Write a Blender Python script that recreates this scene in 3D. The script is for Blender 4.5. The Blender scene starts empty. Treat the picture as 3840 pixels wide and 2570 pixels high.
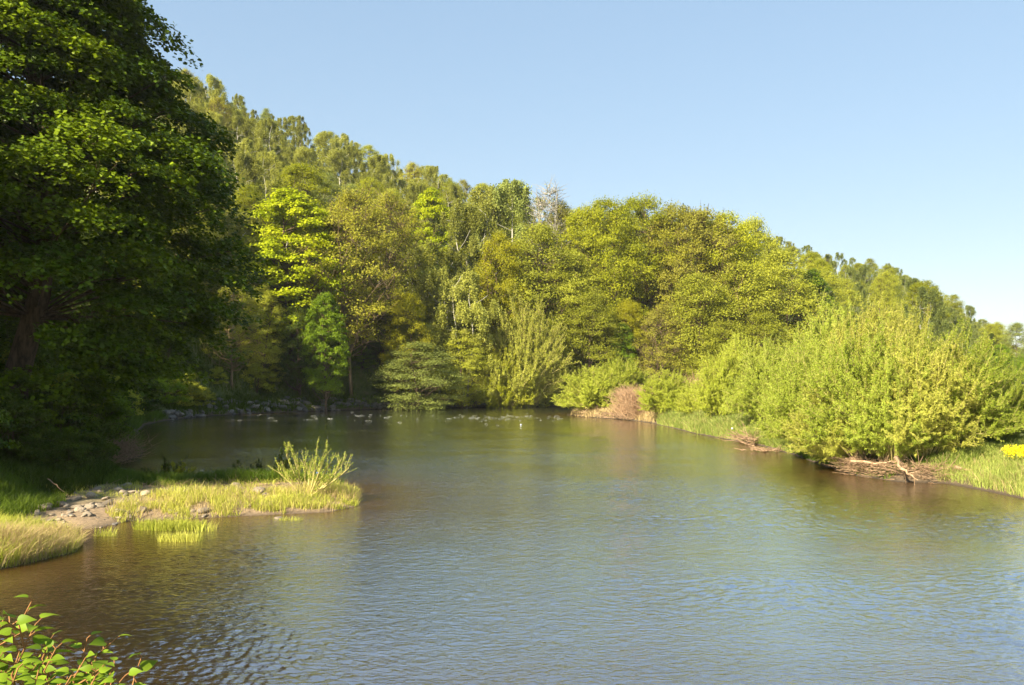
import bpy, math, random
import numpy as np
from mathutils import Vector
PI = math.pi
rng = np.random.default_rng(7)
random.seed(7)
S = bpy.context.scene
C = S.collection
F, CX, HY, CAMZ = 887.0, 512.0, 380.0, 4.5      # focal length in pixels, centre column, horizon row, eye height

def PX(px, y):            # world x of a bearing
    return (px - CX) / F * y
def GP(px, py):           # point of the water level seen at a pixel
    y = CAMZ * F / (py - HY)
    return (PX(px, y), y)
def ZP(py, y):
    return CAMZ - (py - HY) / F * y

# ---------------------------------------------------------------- camera, light
cam = bpy.data.cameras.new('camera'); co = bpy.data.objects.new('camera', cam); C.objects.link(co)
co.location = (0, 0, CAMZ); co.rotation_euler = (PI / 2, 0, 0)
cam.sensor_width = 36; cam.lens = 36 * F / 1024; cam.shift_y = (HY - 342.5) / 1024; cam.clip_end = 5000; cam.clip_start = 0.05
S.camera = co
SUN_EL = math.radians(33); SH = Vector((0.66, 0.75, 0)).normalized()
ld = Vector((SH.x * math.cos(SUN_EL), SH.y * math.cos(SUN_EL), -math.sin(SUN_EL)))
sl = bpy.data.lights.new('sun', 'SUN'); so = bpy.data.objects.new('sun', sl); C.objects.link(so)
sl.energy = 4.8; sl.angle = math.radians(0.5); sl.color = (1, 0.90, 0.70)
so.rotation_euler = ld.to_track_quat('-Z', 'Y').to_euler(); so.location = (-60, -40, 80)
w = bpy.data.worlds.new('World'); S.world = w; w.use_nodes = True
nt = w.node_tree; sky = nt.nodes.new('ShaderNodeTexSky'); sky.sky_type = 'NISHITA'; sky.sun_disc = False
sky.sun_elevation = SUN_EL; sky.sun_rotation = math.atan2(-SH.x, -SH.y) % (2 * PI)
sky.air_density = 1.0; sky.dust_density = 0.0; sky.ozone_density = 1.8
bgn = nt.nodes['Background']; bgn.inputs[1].default_value = 0.132
gm = nt.nodes.new('ShaderNodeGamma'); gm.inputs[1].default_value = 0.38
nt.links.new(sky.outputs[0], gm.inputs[0]); hs_ = nt.nodes.new('ShaderNodeHueSaturation'); hs_.inputs['Saturation'].default_value = 1.62
nt.links.new(gm.outputs[0], hs_.inputs['Color']); nt.links.new(hs_.outputs[0], bgn.inputs[0])
S.view_settings.view_transform = 'Standard'; S.view_settings.look = 'None'; S.view_settings.exposure = 1.92
S.cycles.max_bounces = 6; S.cycles.diffuse_bounces = 3; S.cycles.transmission_bounces = 3; S.cycles.glossy_bounces = 3
S.cycles.transparent_max_bounces = 4; S.cycles.volume_bounces = 0
S.cycles.use_adaptive_sampling = True; S.cycles.adaptive_threshold = 0.02

# ---------------------------------------------------------------- materials
def newmat(name):
    m = bpy.data.materials.new(name); m.use_nodes = True
    return m, m.node_tree, m.node_tree.nodes['Principled BSDF']
def ramp(t, stops, src):
    r = t.nodes.new('ShaderNodeValToRGB'); e = r.color_ramp.elements
    while len(e) < len(stops): e.new(0.5)
    for k, (p, c) in enumerate(stops): e[k].position = p; e[k].color = (*c, 1)
    t.links.new(src, r.inputs[0]); return r.outputs[0]
def noise(t, scale, detail=4, rough=0.6, vec=None, dist=0):
    n = t.nodes.new('ShaderNodeTexNoise'); n.inputs['Scale'].default_value = scale
    n.inputs['Detail'].default_value = detail; n.inputs['Roughness'].default_value = rough
    n.inputs['Distortion'].default_value = dist
    if vec is not None: t.links.new(vec, n.inputs['Vector'])
    return n
def mth(t, op, a, b=None, clamp=False):
    n = t.nodes.new('ShaderNodeMath'); n.operation = op; n.use_clamp = clamp
    for k, v in enumerate((a, b)):
        if v is None: continue
        if isinstance(v, (int, float)): n.inputs[k].default_value = v
        else: t.links.new(v, n.inputs[k])
    return n.outputs[0]
LM = {}
def leafmat(name, ca, cb, trans=0.35, spec=0.08, rough=0.5, vary=0.3):
    m, t, p = newmat(name)
    at = t.nodes.new('ShaderNodeAttribute'); at.attribute_name = 'var'
    oi = t.nodes.new('ShaderNodeObjectInfo')
    k = mth(t, 'ADD', mth(t, 'MULTIPLY', at.outputs['Fac'], 0.7), mth(t, 'MULTIPLY', oi.outputs['Random'], 0.4), True)
    c = ramp(t, [(0, ca), (1, cb)], k)
    hs = t.nodes.new('ShaderNodeHueSaturation'); t.links.new(c, hs.inputs['Color'])
    t.links.new(mth(t, 'ADD', mth(t, 'MULTIPLY', oi.outputs['Random'], vary), 1 - vary / 2), hs.inputs['Value'])
    t.links.new(hs.outputs[0], p.inputs['Base Color'])
    p.inputs['Roughness'].default_value = rough; p.inputs['Specular IOR Level'].default_value = spec
    tr = t.nodes.new('ShaderNodeBsdfTranslucent'); t.links.new(hs.outputs[0], tr.inputs[0])
    mx = t.nodes.new('ShaderNodeMixShader'); mx.inputs[0].default_value = trans
    t.links.new(p.outputs[0], mx.inputs[1]); t.links.new(tr.outputs[0], mx.inputs[2])
    t.links.new(mx.outputs[0], t.nodes['Material Output'].inputs[0])
    LM[name] = m; return m
leafmat('leaf_birch', (0.225, 0.235, 0.035), (0.38, 0.38, 0.075), 0.5)
leafmat('leaf_yellow', (0.23, 0.23, 0.011), (0.414, 0.38, 0.018), 0.5)
leafmat('leaf_bright', (0.20, 0.27, 0.006), (0.44, 0.46, 0.012), 0.45)
leafmat('leaf_olive', (0.235, 0.25, 0.022), (0.41, 0.415, 0.045), 0.5)
leafmat('leaf_tan', (0.255, 0.24, 0.022), (0.43, 0.41, 0.045), 0.5)
leafmat('leaf_brown', (0.26, 0.24, 0.03), (0.41, 0.39, 0.06), 0.5)
leafmat('leaf_oak', (0.216, 0.24, 0.012), (0.408, 0.408, 0.022), 0.5)
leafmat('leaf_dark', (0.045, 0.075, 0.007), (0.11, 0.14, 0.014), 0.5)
leafmat('leaf_green', (0.09, 0.15, 0.008), (0.21, 0.29, 0.015), 0.5)
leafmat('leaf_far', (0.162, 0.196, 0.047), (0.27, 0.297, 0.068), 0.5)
leafmat('leaf_silver', (0.17, 0.20, 0.042), (0.29, 0.32, 0.075), 0.45)
leafmat('leaf_willow', (0.22, 0.275, 0.022), (0.40, 0.45, 0.065), 0.45, vary=0.12)
leafmat('leaf_willow_warm', (0.27, 0.285, 0.030), (0.43, 0.42, 0.075), 0.45, vary=0.12)
leafmat('leaf_willow_grey', (0.22, 0.29, 0.045), (0.40, 0.45, 0.11), 0.45, vary=0.12)
leafmat('leaf_maple', (0.009, 0.038, 0.002), (0.20, 0.26, 0.006), 0.25, 0.14, 0.5)  # shade and sunlight put into colour: near-black end for shade, yellow end for sunlit clumps
leafmat('leaf_knotweed', (0.07, 0.13, 0.006), (0.24, 0.33, 0.022), 0.4, 0.15, 0.5)
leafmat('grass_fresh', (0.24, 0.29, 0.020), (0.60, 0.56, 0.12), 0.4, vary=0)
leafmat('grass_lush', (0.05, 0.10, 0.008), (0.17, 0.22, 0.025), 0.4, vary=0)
leafmat('grass_green', (0.13, 0.19, 0.025), (0.38, 0.41, 0.10), 0.4, vary=0)
leafmat('leaf_willow_bright', (0.29, 0.34, 0.022), (0.50, 0.53, 0.07), 0.45, vary=0.1)
leafmat('grass_straw', (0.30, 0.22, 0.09), (0.55, 0.42, 0.20), 0.3, vary=0)
leafmat('petal_yellow', (0.75, 0.6, 0.01), (0.85, 0.75, 0.03), 0.3)
leafmat('twigs_red', (0.30, 0.17, 0.09), (0.52, 0.36, 0.21), 0.2, vary=0)
def barkmat(name, ca, cb, scale=6, bump=0.5):
    m, t, p = newmat(name)
    tc = t.nodes.new('ShaderNodeTexCoord'); mp = t.nodes.new('ShaderNodeMapping'); mp.inputs['Scale'].default_value = (1, 1, 0.3)
    t.links.new(tc.outputs['Object'], mp.inputs[0])
    n = noise(t, scale, 5, 0.7, mp.outputs[0])
    t.links.new(ramp(t, [(0.35, ca), (0.65, cb)], n.outputs[0]), p.inputs['Base Color'])
    p.inputs['Roughness'].default_value = 0.9; p.inputs['Specular IOR Level'].default_value = 0.15
    b = t.nodes.new('ShaderNodeBump'); b.inputs['Strength'].default_value = bump; b.inputs['Distance'].default_value = 0.05
    t.links.new(n.outputs[0], b.inputs['Height']); t.links.new(b.outputs[0], p.inputs['Normal'])
    LM[name] = m; return m
barkmat('bark_brown', (0.05, 0.035, 0.02), (0.15, 0.10, 0.06))
barkmat('bark_tan', (0.10, 0.07, 0.035), (0.22, 0.155, 0.085))
barkmat('bark_birch', (0.24, 0.22, 0.17), (0.50, 0.47, 0.39), 3)
barkmat('bark_grey', (0.20, 0.18, 0.15), (0.36, 0.33, 0.27))
barkmat('wood_dead', (0.15, 0.09, 0.05), (0.40, 0.27, 0.16), 9)
barkmat('stem_willow', (0.26, 0.22, 0.07), (0.46, 0.38, 0.14), 4)
barkmat('stem_red', (0.17, 0.075, 0.03), (0.33, 0.17, 0.06), 12, 0.2)
def stonemat(name, ca, cb):
    m, t, p = newmat(name)
    tc = t.nodes.new('ShaderNodeTexCoord'); oi = t.nodes.new('ShaderNodeObjectInfo')
    n = noise(t, 5, 6, 0.7, tc.outputs['Object'])
    c = ramp(t, [(0.3, ca), (0.7, cb)], n.outputs[0])
    hs = t.nodes.new('ShaderNodeHueSaturation'); t.links.new(c, hs.inputs['Color'])
    t.links.new(mth(t, 'ADD', mth(t, 'MULTIPLY', oi.outputs['Random'], 0.7), 0.6), hs.inputs['Value'])
    t.links.new(hs.outputs[0], p.inputs['Base Color']); p.inputs['Roughness'].default_value = 0.85
    b = t.nodes.new('ShaderNodeBump'); b.inputs['Strength'].default_value = 0.6; b.inputs['Distance'].default_value = 0.04
    t.links.new(n.outputs[0], b.inputs['Height']); t.links.new(b.outputs[0], p.inputs['Normal'])
    LM[name] = m
stonemat('stone_pale', (0.14, 0.105, 0.065), (0.34, 0.27, 0.19))
stonemat('stone_grey', (0.07, 0.06, 0.05), (0.21, 0.185, 0.15))

# ground: leaf litter and green cover, sand where low
m, t, p = newmat('earth')
g = t.nodes.new('ShaderNodeNewGeometry')
n1 = noise(t, 0.6, 5, 0.65, g.outputs['Position']); n2 = noise(t, 7, 5, 0.7, g.outputs['Position'])
cov = ramp(t, [(0.3, (0.055, 0.075, 0.014)), (0.55, (0.10, 0.115, 0.02)), (0.75, (0.16, 0.12, 0.06))], n1.outputs[0])
sand_ = ramp(t, [(0.3, (0.14, 0.095, 0.05)), (0.7, (0.30, 0.21, 0.125))], n2.outputs[0]); mud = ramp(t, [(0.3, (0.055, 0.038, 0.02)), (0.7, (0.13, 0.09, 0.05))], n2.outputs[0])
sx = t.nodes.new('ShaderNodeSeparateXYZ'); t.links.new(g.outputs['Position'], sx.inputs[0])
sm = t.nodes.new('ShaderNodeMix'); sm.data_type = 'RGBA'; t.links.new(mth(t, 'MULTIPLY', mth(t, 'SUBTRACT', mth(t, 'ADD', sx.outputs[1], mth(t, 'MULTIPLY', mth(t, 'MAXIMUM', sx.outputs[0], 0), 4)), 37), 0.5, True), sm.inputs[0])
t.links.new(sand_, sm.inputs[6]); t.links.new(mud, sm.inputs[7]); sand = sm.outputs[2]
k = mth(t, 'MULTIPLY', mth(t, 'SUBTRACT', mth(t, 'ADD', sx.outputs[2], mth(t, 'MULTIPLY', n1.outputs[0], 0.35)), 0.52), 5, True)
mx = t.nodes.new('ShaderNodeMix'); mx.data_type = 'RGBA'
t.links.new(k, mx.inputs[0]); t.links.new(sand, mx.inputs[6]); t.links.new(cov, mx.inputs[7])
wet = mth(t, 'ADD', mth(t, 'MULTIPLY', sx.outputs[2], 6, True), 0.42, True)
ml = t.nodes.new('ShaderNodeMix'); ml.data_type = 'RGBA'; ml.blend_type = 'MULTIPLY'; ml.inputs[0].default_value = 1
cb = t.nodes.new('ShaderNodeCombineColor')
for q in range(3): t.links.new(wet, cb.inputs[q])
t.links.new(mx.outputs[2], ml.inputs[6]); t.links.new(cb.outputs[0], ml.inputs[7])
t.links.new(ml.outputs[2], p.inputs['Base Color']); p.inputs['Roughness'].default_value = 0.95
b = t.nodes.new('ShaderNodeBump'); b.inputs['Strength'].default_value = 0.8; b.inputs['Distance'].default_value = 0.08
t.links.new(n2.outputs[0], b.inputs['Height']); t.links.new(b.outputs[0], p.inputs['Normal'])
LM['earth'] = m

# water
m, t, p = newmat('water')
g = t.nodes.new('ShaderNodeNewGeometry')
sx = t.nodes.new('ShaderNodeSeparateXYZ'); t.links.new(g.outputs['Position'], sx.inputs[0])
def mapped(scale, rot=0.0):
    mp = t.nodes.new('ShaderNodeMapping'); mp.inputs['Scale'].default_value = scale; mp.inputs['Rotation'].default_value = (0, 0, rot)
    t.links.new(g.outputs['Position'], mp.inputs[0]); return mp.outputs[0]
big = noise(t, 1, 3, 0.55, mapped((0.09, 0.16, 1), 0.25), 0.8)            # calm and ruffled patches
band = mth(t, 'SUBTRACT', 1, mth(t, 'ABSOLUTE', mth(t, 'DIVIDE', mth(t, 'SUBTRACT', mth(t, 'ADD', sx.outputs[1], mth(t, 'MULTIPLY', sx.outputs[0], -0.15)), 108), 13)), True)
patch = mth(t, 'ADD', mth(t, 'MULTIPLY', mth(t, 'SUBTRACT', big.outputs[0], 0.36), 3.2, True), mth(t, 'MULTIPLY', band, 1.5))
a1 = noise(t, 1, 3, 0.6, mapped((1.9, 3.4, 1), 0.15), 0.6)
a2 = noise(t, 1, 3, 0.6, mapped((6.0, 10.0, 1), -0.2), 0.4)
a3 = noise(t, 1, 2, 0.5, mapped((0.5, 0.9, 1), 0.3), 0.5)
hgt = mth(t, 'ADD', mth(t, 'MULTIPLY', a1.outputs[0], 0.016), mth(t, 'ADD', mth(t, 'MULTIPLY', a2.outputs[0], 0.020), mth(t, 'MULTIPLY', a3.outputs[0], 0.01)))
hgt = mth(t, 'MULTIPLY', hgt, mth(t, 'ADD', mth(t, 'MULTIPLY', patch, 0.5), 0.8))
b = t.nodes.new('ShaderNodeBump'); b.inputs['Strength'].default_value = 1.0; b.inputs['Distance'].default_value = 1.0
t.links.new(hgt, b.inputs['Height']); t.links.new(b.outputs[0], p.inputs['Normal'])
# foam flecks where the river runs shallow over the riffle
bc = noise(t, 0.35, 3, 0.5, g.outputs['Position'])
brown = ramp(t, [(0.3, (0.045, 0.020, 0.0035)), (0.7, (0.074, 0.035, 0.006))], bc.outputs[0])
mx = t.nodes.new('ShaderNodeMix'); mx.data_type = 'RGBA'; mx.inputs[7].default_value = (0.75, 0.76, 0.75, 1)
at = t.nodes.new('ShaderNodeAttribute'); at.attribute_name = 'var'; t.links.new(at.outputs['Fac'], mx.inputs[0]); t.links.new(brown, mx.inputs[7]); mx.inputs[6].default_value = (0.020, 0.023, 0.024, 1); t.links.new(mx.outputs[2], p.inputs['Base Color'])
p.inputs['IOR'].default_value = 1.8
gl = t.nodes.new('ShaderNodeBsdfGlossy'); gl.inputs['Roughness'].default_value = 0.06; gl.inputs['Color'].default_value = (0.97, 0.99, 1, 1); t.links.new(b.outputs[0], gl.inputs['Normal'])
mxs = t.nodes.new('ShaderNodeMixShader'); t.links.new(mth(t, 'SUBTRACT', 0.80, mth(t, 'MULTIPLY', at.outputs['Fac'], 0.74)), mxs.inputs[0])
t.links.new(p.outputs[0], mxs.inputs[1]); t.links.new(gl.outputs[0], mxs.inputs[2]); t.links.new(mxs.outputs[0], t.nodes['Material Output'].inputs[0])
p.inputs['Roughness'].default_value = 0.10
LM['water'] = m
def plain(name, c, rough=0.6):
    m, t, p = newmat(name); p.inputs['Base Color'].default_value = (*c, 1); p.inputs['Roughness'].default_value = rough
    n = noise(t, 12, 3, 0.6); t.links.new(ramp(t, [(0.3, tuple(v * 0.8 for v in c)), (0.7, c)], n.outputs[0]), p.inputs['Base Color'])
    LM[name] = m
plain('foam', (0.28, 0.28, 0.26)); plain('plastic_blue', (0.12, 0.28, 0.75)); plain('plastic_white', (0.78, 0.78, 0.75)); plain('plastic_orange', (0.7, 0.3, 0.12))

# ---------------------------------------------------------------- mesh builder
def nrm(a): return a / np.maximum(np.linalg.norm(a, axis=-1, keepdims=True), 1e-9)
def rdir(n, r=None): return nrm((r or rng).normal(size=(n, 3)))
class MB:
    def __init__(s): s.V = []; s.Q = []; s.A = []; s.n = 0
    def add(s, V, Q, a):
        V = np.asarray(V, float); Q = np.asarray(Q, int)
        s.V.append(V); s.Q.append(Q + s.n); s.A.append(np.broadcast_to(np.asarray(a, float), (len(Q),)).copy()); s.n += len(V)
    def quads(s, P, a):
        n = len(P); s.add(P.reshape(-1, 3), np.arange(n * 4).reshape(n, 4), a)
    def leaves(s, pos, nor, axis, L, W, a):
        nor = nrm(nor); ax = nrm(axis - nor * np.sum(axis * nor, 1, keepdims=True)); bx = np.cross(nor, ax)
        L = np.broadcast_to(L, (len(pos),))[:, None]; W = np.broadcast_to(W, (len(pos),))[:, None]
        P = np.stack([pos - ax * L / 2, pos + bx * W / 2 + ax * L * 0.05, pos + ax * L / 2, pos - bx * W / 2 + ax * L * 0.05], 1)
        s.quads(P, a)
    def tube(s, pts, rad, sides=5, a=0.5):
        pts = np.asarray(pts, float); k = len(pts); rad = np.broadcast_to(rad, (k,))
        T = nrm(np.gradient(pts, axis=0)); ref = np.array([0.3, 0.9, 0.1]) if abs(T[0][2]) > 0.7 else np.array([0, 0, 1.0])
        U = nrm(np.cross(T, ref)); Vv = np.cross(T, U)
        an = np.arange(sides) * 2 * PI / sides
        ring = pts[:, None] + rad[:, None, None] * (np.cos(an)[None, :, None] * U[:, None] + np.sin(an)[None, :, None] * Vv[:, None])
        i = np.arange(k - 1)[:, None] * sides; j = np.arange(sides)[None]
        q = np.stack([i + j, i + (j + 1) % sides, i + sides + (j + 1) % sides, i + sides + j], -1).reshape(-1, 4)
        s.add(ring.reshape(-1, 3), q, a)
    def tubes(s, P0, P1, P2, r0, r1, sides=3, a=0.5):      # many three-point tubes at once
        n = len(P0)
        if not n: return
        pts = np.stack([P0, P1, P2], 1); rr = np.stack([np.broadcast_to(r0, (n,)), (np.broadcast_to(r0, (n,)) + np.broadcast_to(r1, (n,))) / 2, np.broadcast_to(r1, (n,))], 1)
        T = nrm(np.stack([P1 - P0, P2 - P0, P2 - P1], 1)); ref = np.array([0.31, 0.17, 0.93])
        U = nrm(np.cross(T, ref)); Vv = np.cross(T, U); an = np.arange(sides) * 2 * PI / sides
        ring = pts[:, :, None] + rr[:, :, None, None] * (np.cos(an)[None, None, :, None] * U[:, :, None] + np.sin(an)[None, None, :, None] * Vv[:, :, None])
        base = np.arange(n)[:, None, None] * 3 * sides; i = np.arange(2)[None, :, None] * sides; j = np.arange(sides)[None, None]
        q = np.stack([base + i + j, base + i + (j + 1) % sides, base + i + sides + (j + 1) % sides, base + i + sides + j], -1).reshape(-1, 4)
        s.add(ring.reshape(-1, 3), q, a if np.ndim(a) == 0 else np.repeat(a, 2 * sides))
    def mesh(s, name, smooth=False):
        V = np.concatenate(s.V).astype(np.float32); Q = np.concatenate(s.Q).astype(np.int32); A = np.concatenate(s.A).astype(np.float32)
        me = bpy.data.meshes.new(name); me.vertices.add(len(V)); me.vertices.foreach_set('co', V.ravel())
        me.loops.add(len(Q) * 4); me.loops.foreach_set('vertex_index', Q.ravel())
        me.polygons.add(len(Q)); me.polygons.foreach_set('loop_start', np.arange(len(Q), dtype=np.int32) * 4)
        at = me.attributes.new('var', 'FLOAT', 'FACE'); at.data.foreach_set('value', A)
        if smooth: me.polygons.foreach_set('use_smooth', np.ones(len(Q), bool))
        me.update(calc_edges=True); return me

def obj(name, me, mat, parent=None):
    o = bpy.data.objects.new(name, me); C.objects.link(o)
    if not me.materials: me.materials.append(None)
    o.material_slots[0].link = 'OBJECT'; o.material_slots[0].material = LM[mat]
    if parent: o.parent = parent
    return o
def tag(o, label=None, cat=None, group=None, kind=None):
    if label: o['label'] = label
    if cat: o['category'] = cat
    if group: o['group'] = group
    if kind: o['kind'] = kind
    return o
def empty(name, loc, rz=0, sc=(1, 1, 1)):
    o = bpy.data.objects.new(name, None); C.objects.link(o); o.location = loc; o.rotation_euler = (0, 0, rz); o.scale = sc
    o.empty_display_size = 0.3; return o

# ---------------------------------------------------------------- terrain
RIV = [(220, -30), (60, 1), (30, 5), (15, 7.5), (2, 8.5), (-6, 9), (-10, 12), (-13, 16), (-12.6, 20), (-11.9, 21.6), (-11.4, 23.2), (-11.9, 24.6), (-13.0, 25.6),
       (-14.2, 26.4), (-13.4, 26.7), (-12.6, 26.9), (-12.2, 28.3), (-10.1, 28.9), (-7.8, 29.7), (-6.2, 30.2), (-5.5, 31.6), (-5.7, 33.6), (-6.5, 36.6), (-8.4, 38.3), (-13, 38.9),
       (-16, 38.8), (-18.2, 40.7), (-19.9, 43), (-21.4, 48), (-22.2, 53), (-25.4, 60.5), (-33, 78), (-37, 89), (-38.6, 99), (-38.6, 110),
       (-34, 121), (-24.3, 133), (-12, 142.6), (9.5, 150.6), (40, 158), (80, 160), (140, 150), (420, 150),
       (420, 125), (140, 128), (80, 132), (40, 131), (20, 126), (9, 119), (7.0, 114), (9, 107), (12.5, 102), (14.6, 93), (15.2, 82), (15.4, 75), (16, 69.5), (17.2, 60.5), (17.0, 53.2),
       (16.4, 46.7), (16.2, 41.8), (17.1, 39.2), (19.0, 38.6), (19.3, 36), (19.4, 33), (22.5, 27), (32, 18), (60, 12), (220, 8)]
RV = np.array(RIV, float)
def sdist(x, y):          # distance to the waterline, positive on land
    x = np.asarray(x, float).ravel(); y = np.asarray(y, float).ravel(); P = np.stack([x, y], 1)
    d2 = np.full(len(x), 1e18); ins = np.zeros(len(x), bool)
    for a, b_ in zip(RV, np.roll(RV, -1, 0)):
        e = b_ - a; q = P - a; tt = np.clip((q @ e) / (e @ e), 0, 1)
        r = q - tt[:, None] * e; d2 = np.minimum(d2, (r * r).sum(1))
        if a[1] != b_[1]:
            c = ((a[1] > y) != (b_[1] > y)) & (x < (b_[0] - a[0]) * (y - a[1]) / (b_[1] - a[1]) + a[0]); ins ^= c
    return np.where(ins, -1, 1) * np.sqrt(d2)
def sst(t): t = np.clip(t, 0, 1); return t * t * (3 - 2 * t)
_tab = np.random.default_rng(3).random((64, 64))
def vn(x, y):
    xi = np.floor(x).astype(int); yi = np.floor(y).astype(int); fx = sst(x - xi); fy = sst(y - yi)
    g_ = lambda i, j: _tab[i % 64, j % 64]
    return (g_(xi, yi) * (1 - fx) + g_(xi + 1, yi) * fx) * (1 - fy) + (g_(xi, yi + 1) * (1 - fx) + g_(xi + 1, yi + 1) * fx) * fy
UB = np.array([-2, -1, -0.6, -0.42, -0.35, -0.28, -0.18, -0.085, 0.06, 0.25, 0.5, 1.0])
BB = np.array([130, 95, 95, 98, 111, 122, 134, 144, 152, 159, 160, 152.])
UR = (np.array([-900, -300, 100, 185, 240, 290, 340, 400, 450, 530, 620, 770, 850, 890, 940, 970, 985, 1020, 1600]) - CX) / F
RR = np.array([30, 70, 84, 78, 72, 68, 61, 56, 51, 46, 45, 43, 41, 37, 28, 17, 9, 4, 4.])
DD = np.array([250, 250, 250, 250, 252, 255, 260, 265, 272, 290, 300, 330, 360, 380, 390, 400, 400, 400, 400.])
def ground(x, y, dist=None):
    x = np.asarray(x, float); y = np.asarray(y, float); shp = x.shape; x = x.ravel(); y = y.ravel()
    d = sdist(x, y) if dist is None else dist
    near = sst((13 - y) / 5) * sst((x + 30) / 8)
    leftb = sst((-x - 15.5) / 9) * sst((y - 24) / 10)
    left_far = sst((-x - 15) / 6) * sst((y - 40) / 8)
    farb = sst((y - 118) / 20)
    rightb = sst((x - 8) / 6)
    cap = 0.34 + 2.7 * near + 3.3 * np.maximum(leftb, left_far) * (1 - farb) * (1 - near) + 2.0 * farb + 1.0 * rightb * (1 - farb) * (1 - near)
    wd = 1.8 + 7 * near + 5.5 * np.maximum(leftb, left_far) * (1 - farb) + 3 * farb + 1.2 * rightb * (1 - farb)
    z = cap * (1 - np.exp(-np.maximum(d, 0) / wd * 1.7)) + np.maximum(d, 0) * 0.012
    z = np.where(d < 0, np.maximum(d * 0.35, -1.6), z)
    z += np.where(d > 0, (vn(x * 0.9, y * 0.9) - 0.4) * 0.12 * np.clip(d, 0, 1), 0)
    u = x / np.maximum(y, 30)
    Bv = np.interp(u, UB, BB); Dv = np.interp(u, UR, DD); Rv = np.interp(u, UR, RR)
    tt = (y - Bv) / (Dv - Bv)
    s = np.clip((tt - 0.035) / 0.965, 0, 1) ** 0.8
    s = np.where(tt > 1, np.maximum(1 - (tt - 1) * 0.5, 0.15), s)
    h = Rv * s * np.clip(d / 6, 0, 1)
    z += h + np.where(tt > 0.05, (vn(x * 0.05, y * 0.05) - 0.5) * 3 * np.clip(tt * 2, 0, 1) * np.clip(Rv / 40, 0, 1), 0)
    return z.reshape(shp)
def gz(x, y): return float(ground(np.array([x]), np.array([y]))[0])

K = 6.2
gi = np.linspace(-1, 1, 420); gj = np.linspace(-0.62, 1, 520)
GX = 1600 * np.sinh(K * gi) / np.sinh(K) - 4; GY = 30 + 1900 * np.sinh(K * gj) / np.sinh(K)
XX, YY = np.meshgrid(GX, GY); ZZ = ground(XX, YY)
nx, ny = len(GX), len(GY)
q = np.arange(nx * ny).reshape(ny, nx)
mb = MB(); mb.add(np.stack([XX, YY, ZZ], -1).reshape(-1, 3), np.stack([q[:-1, :-1], q[:-1, 1:], q[1:, 1:], q[1:, :-1]], -1).reshape(-1, 4), 0.5)
tag(obj('ground', mb.mesh('ground', True), 'earth'), kind='structure')
rw = np.random.default_rng(11)
Yr = 9 * (178 / 9) ** np.linspace(0, 1, 1150); Ur = np.concatenate([np.linspace(-1.5, -0.66, 160)[:-1], np.linspace(-0.66, 0.66, 900), np.linspace(0.66, 1.5, 160)[1:]]); WX = Ur[None] * Yr[:, None]; WY = np.repeat(Yr[:, None], len(Ur), 1); cell = Yr[:, None] * 0.0026
rough = np.clip((vn(WX * 0.12 + 30 + 1.5 * vn(WX * 0.2, WY * 0.2), WY * 0.22 + 7) - 0.02) * 1.45, 0.28, 1.1) * (0.7 + 0.6 * vn(WX * 0.5 + 4, WY * 0.9))
rough = np.minimum(rough * np.clip(-sdist(WX, WY).reshape(WX.shape) / 3.0, 0.25, 1), 1.1) + 0.5 * np.clip(1 - np.abs(WY - 108 - 0.15 * WX) / 13, 0, 1)
wx_ = WX + 0.9 * vn(WX * 0.4, WY * 0.4 + 50); wy_ = WY + 0.9 * vn(WX * 0.4 + 70, WY * 0.4)
WZ = np.zeros_like(WX)
ph = [vn(WX * (0.5 + 0.2 * k_) + k_ * 3, WY * (0.5 + 0.2 * k_)) for k_ in range(6)]
for k_ in range(110):
    lam = 0.085 * (1.1 / 0.085) ** (rw.random() ** 1.25); th = PI / 2 + rw.normal() * 1.0; kk = 2 * PI / lam; am = 0.028 * lam / (2 * PI) * 1.4 * min(1, (0.20 / lam) ** 1.0)
    WZ += am * np.clip(lam / cell / 3 - 0.5, 0, 1) * np.sin(kk * (wx_ * math.cos(th) + wy_ * math.sin(th)) + 6.28 * rw.random() + 7 * ph[k_ % 6])
WZ *= rough; q = np.arange(WX.size).reshape(WX.shape); q = np.stack([q[:-1, :-1], q[:-1, 1:], q[1:, 1:], q[1:, :-1]], -1).reshape(-1, 4)
shal = np.exp(np.minimum(sdist(WX, WY), 0) / 6.5).reshape(WX.shape)[:-1, :-1].ravel()
mb = MB(); mb.add(np.stack([WX, WY, WZ], -1).reshape(-1, 3), q, shal)
e1, e2 = 1.5 * 9, 1.5 * 178
mb.add([(-300, -40, 0), (430, -40, 0), (430, 9, 0), (e1, 9, 0), (-e1, 9, 0), (-300, 9, 0)], [(0, 1, 4, 5), (1, 2, 3, 4)], 0.5)
mb.add([(-300, 9, 0), (-e1, 9, 0), (-e2, 178, 0), (-300, 178, 0), (e1, 9, 0), (430, 9, 0), (430, 178, 0), (e2, 178, 0)], [(0, 1, 2, 3), (4, 5, 6, 7)], 0.5)
tag(obj('river_water', mb.mesh('river_water', True), 'water'), kind='structure')

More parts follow.
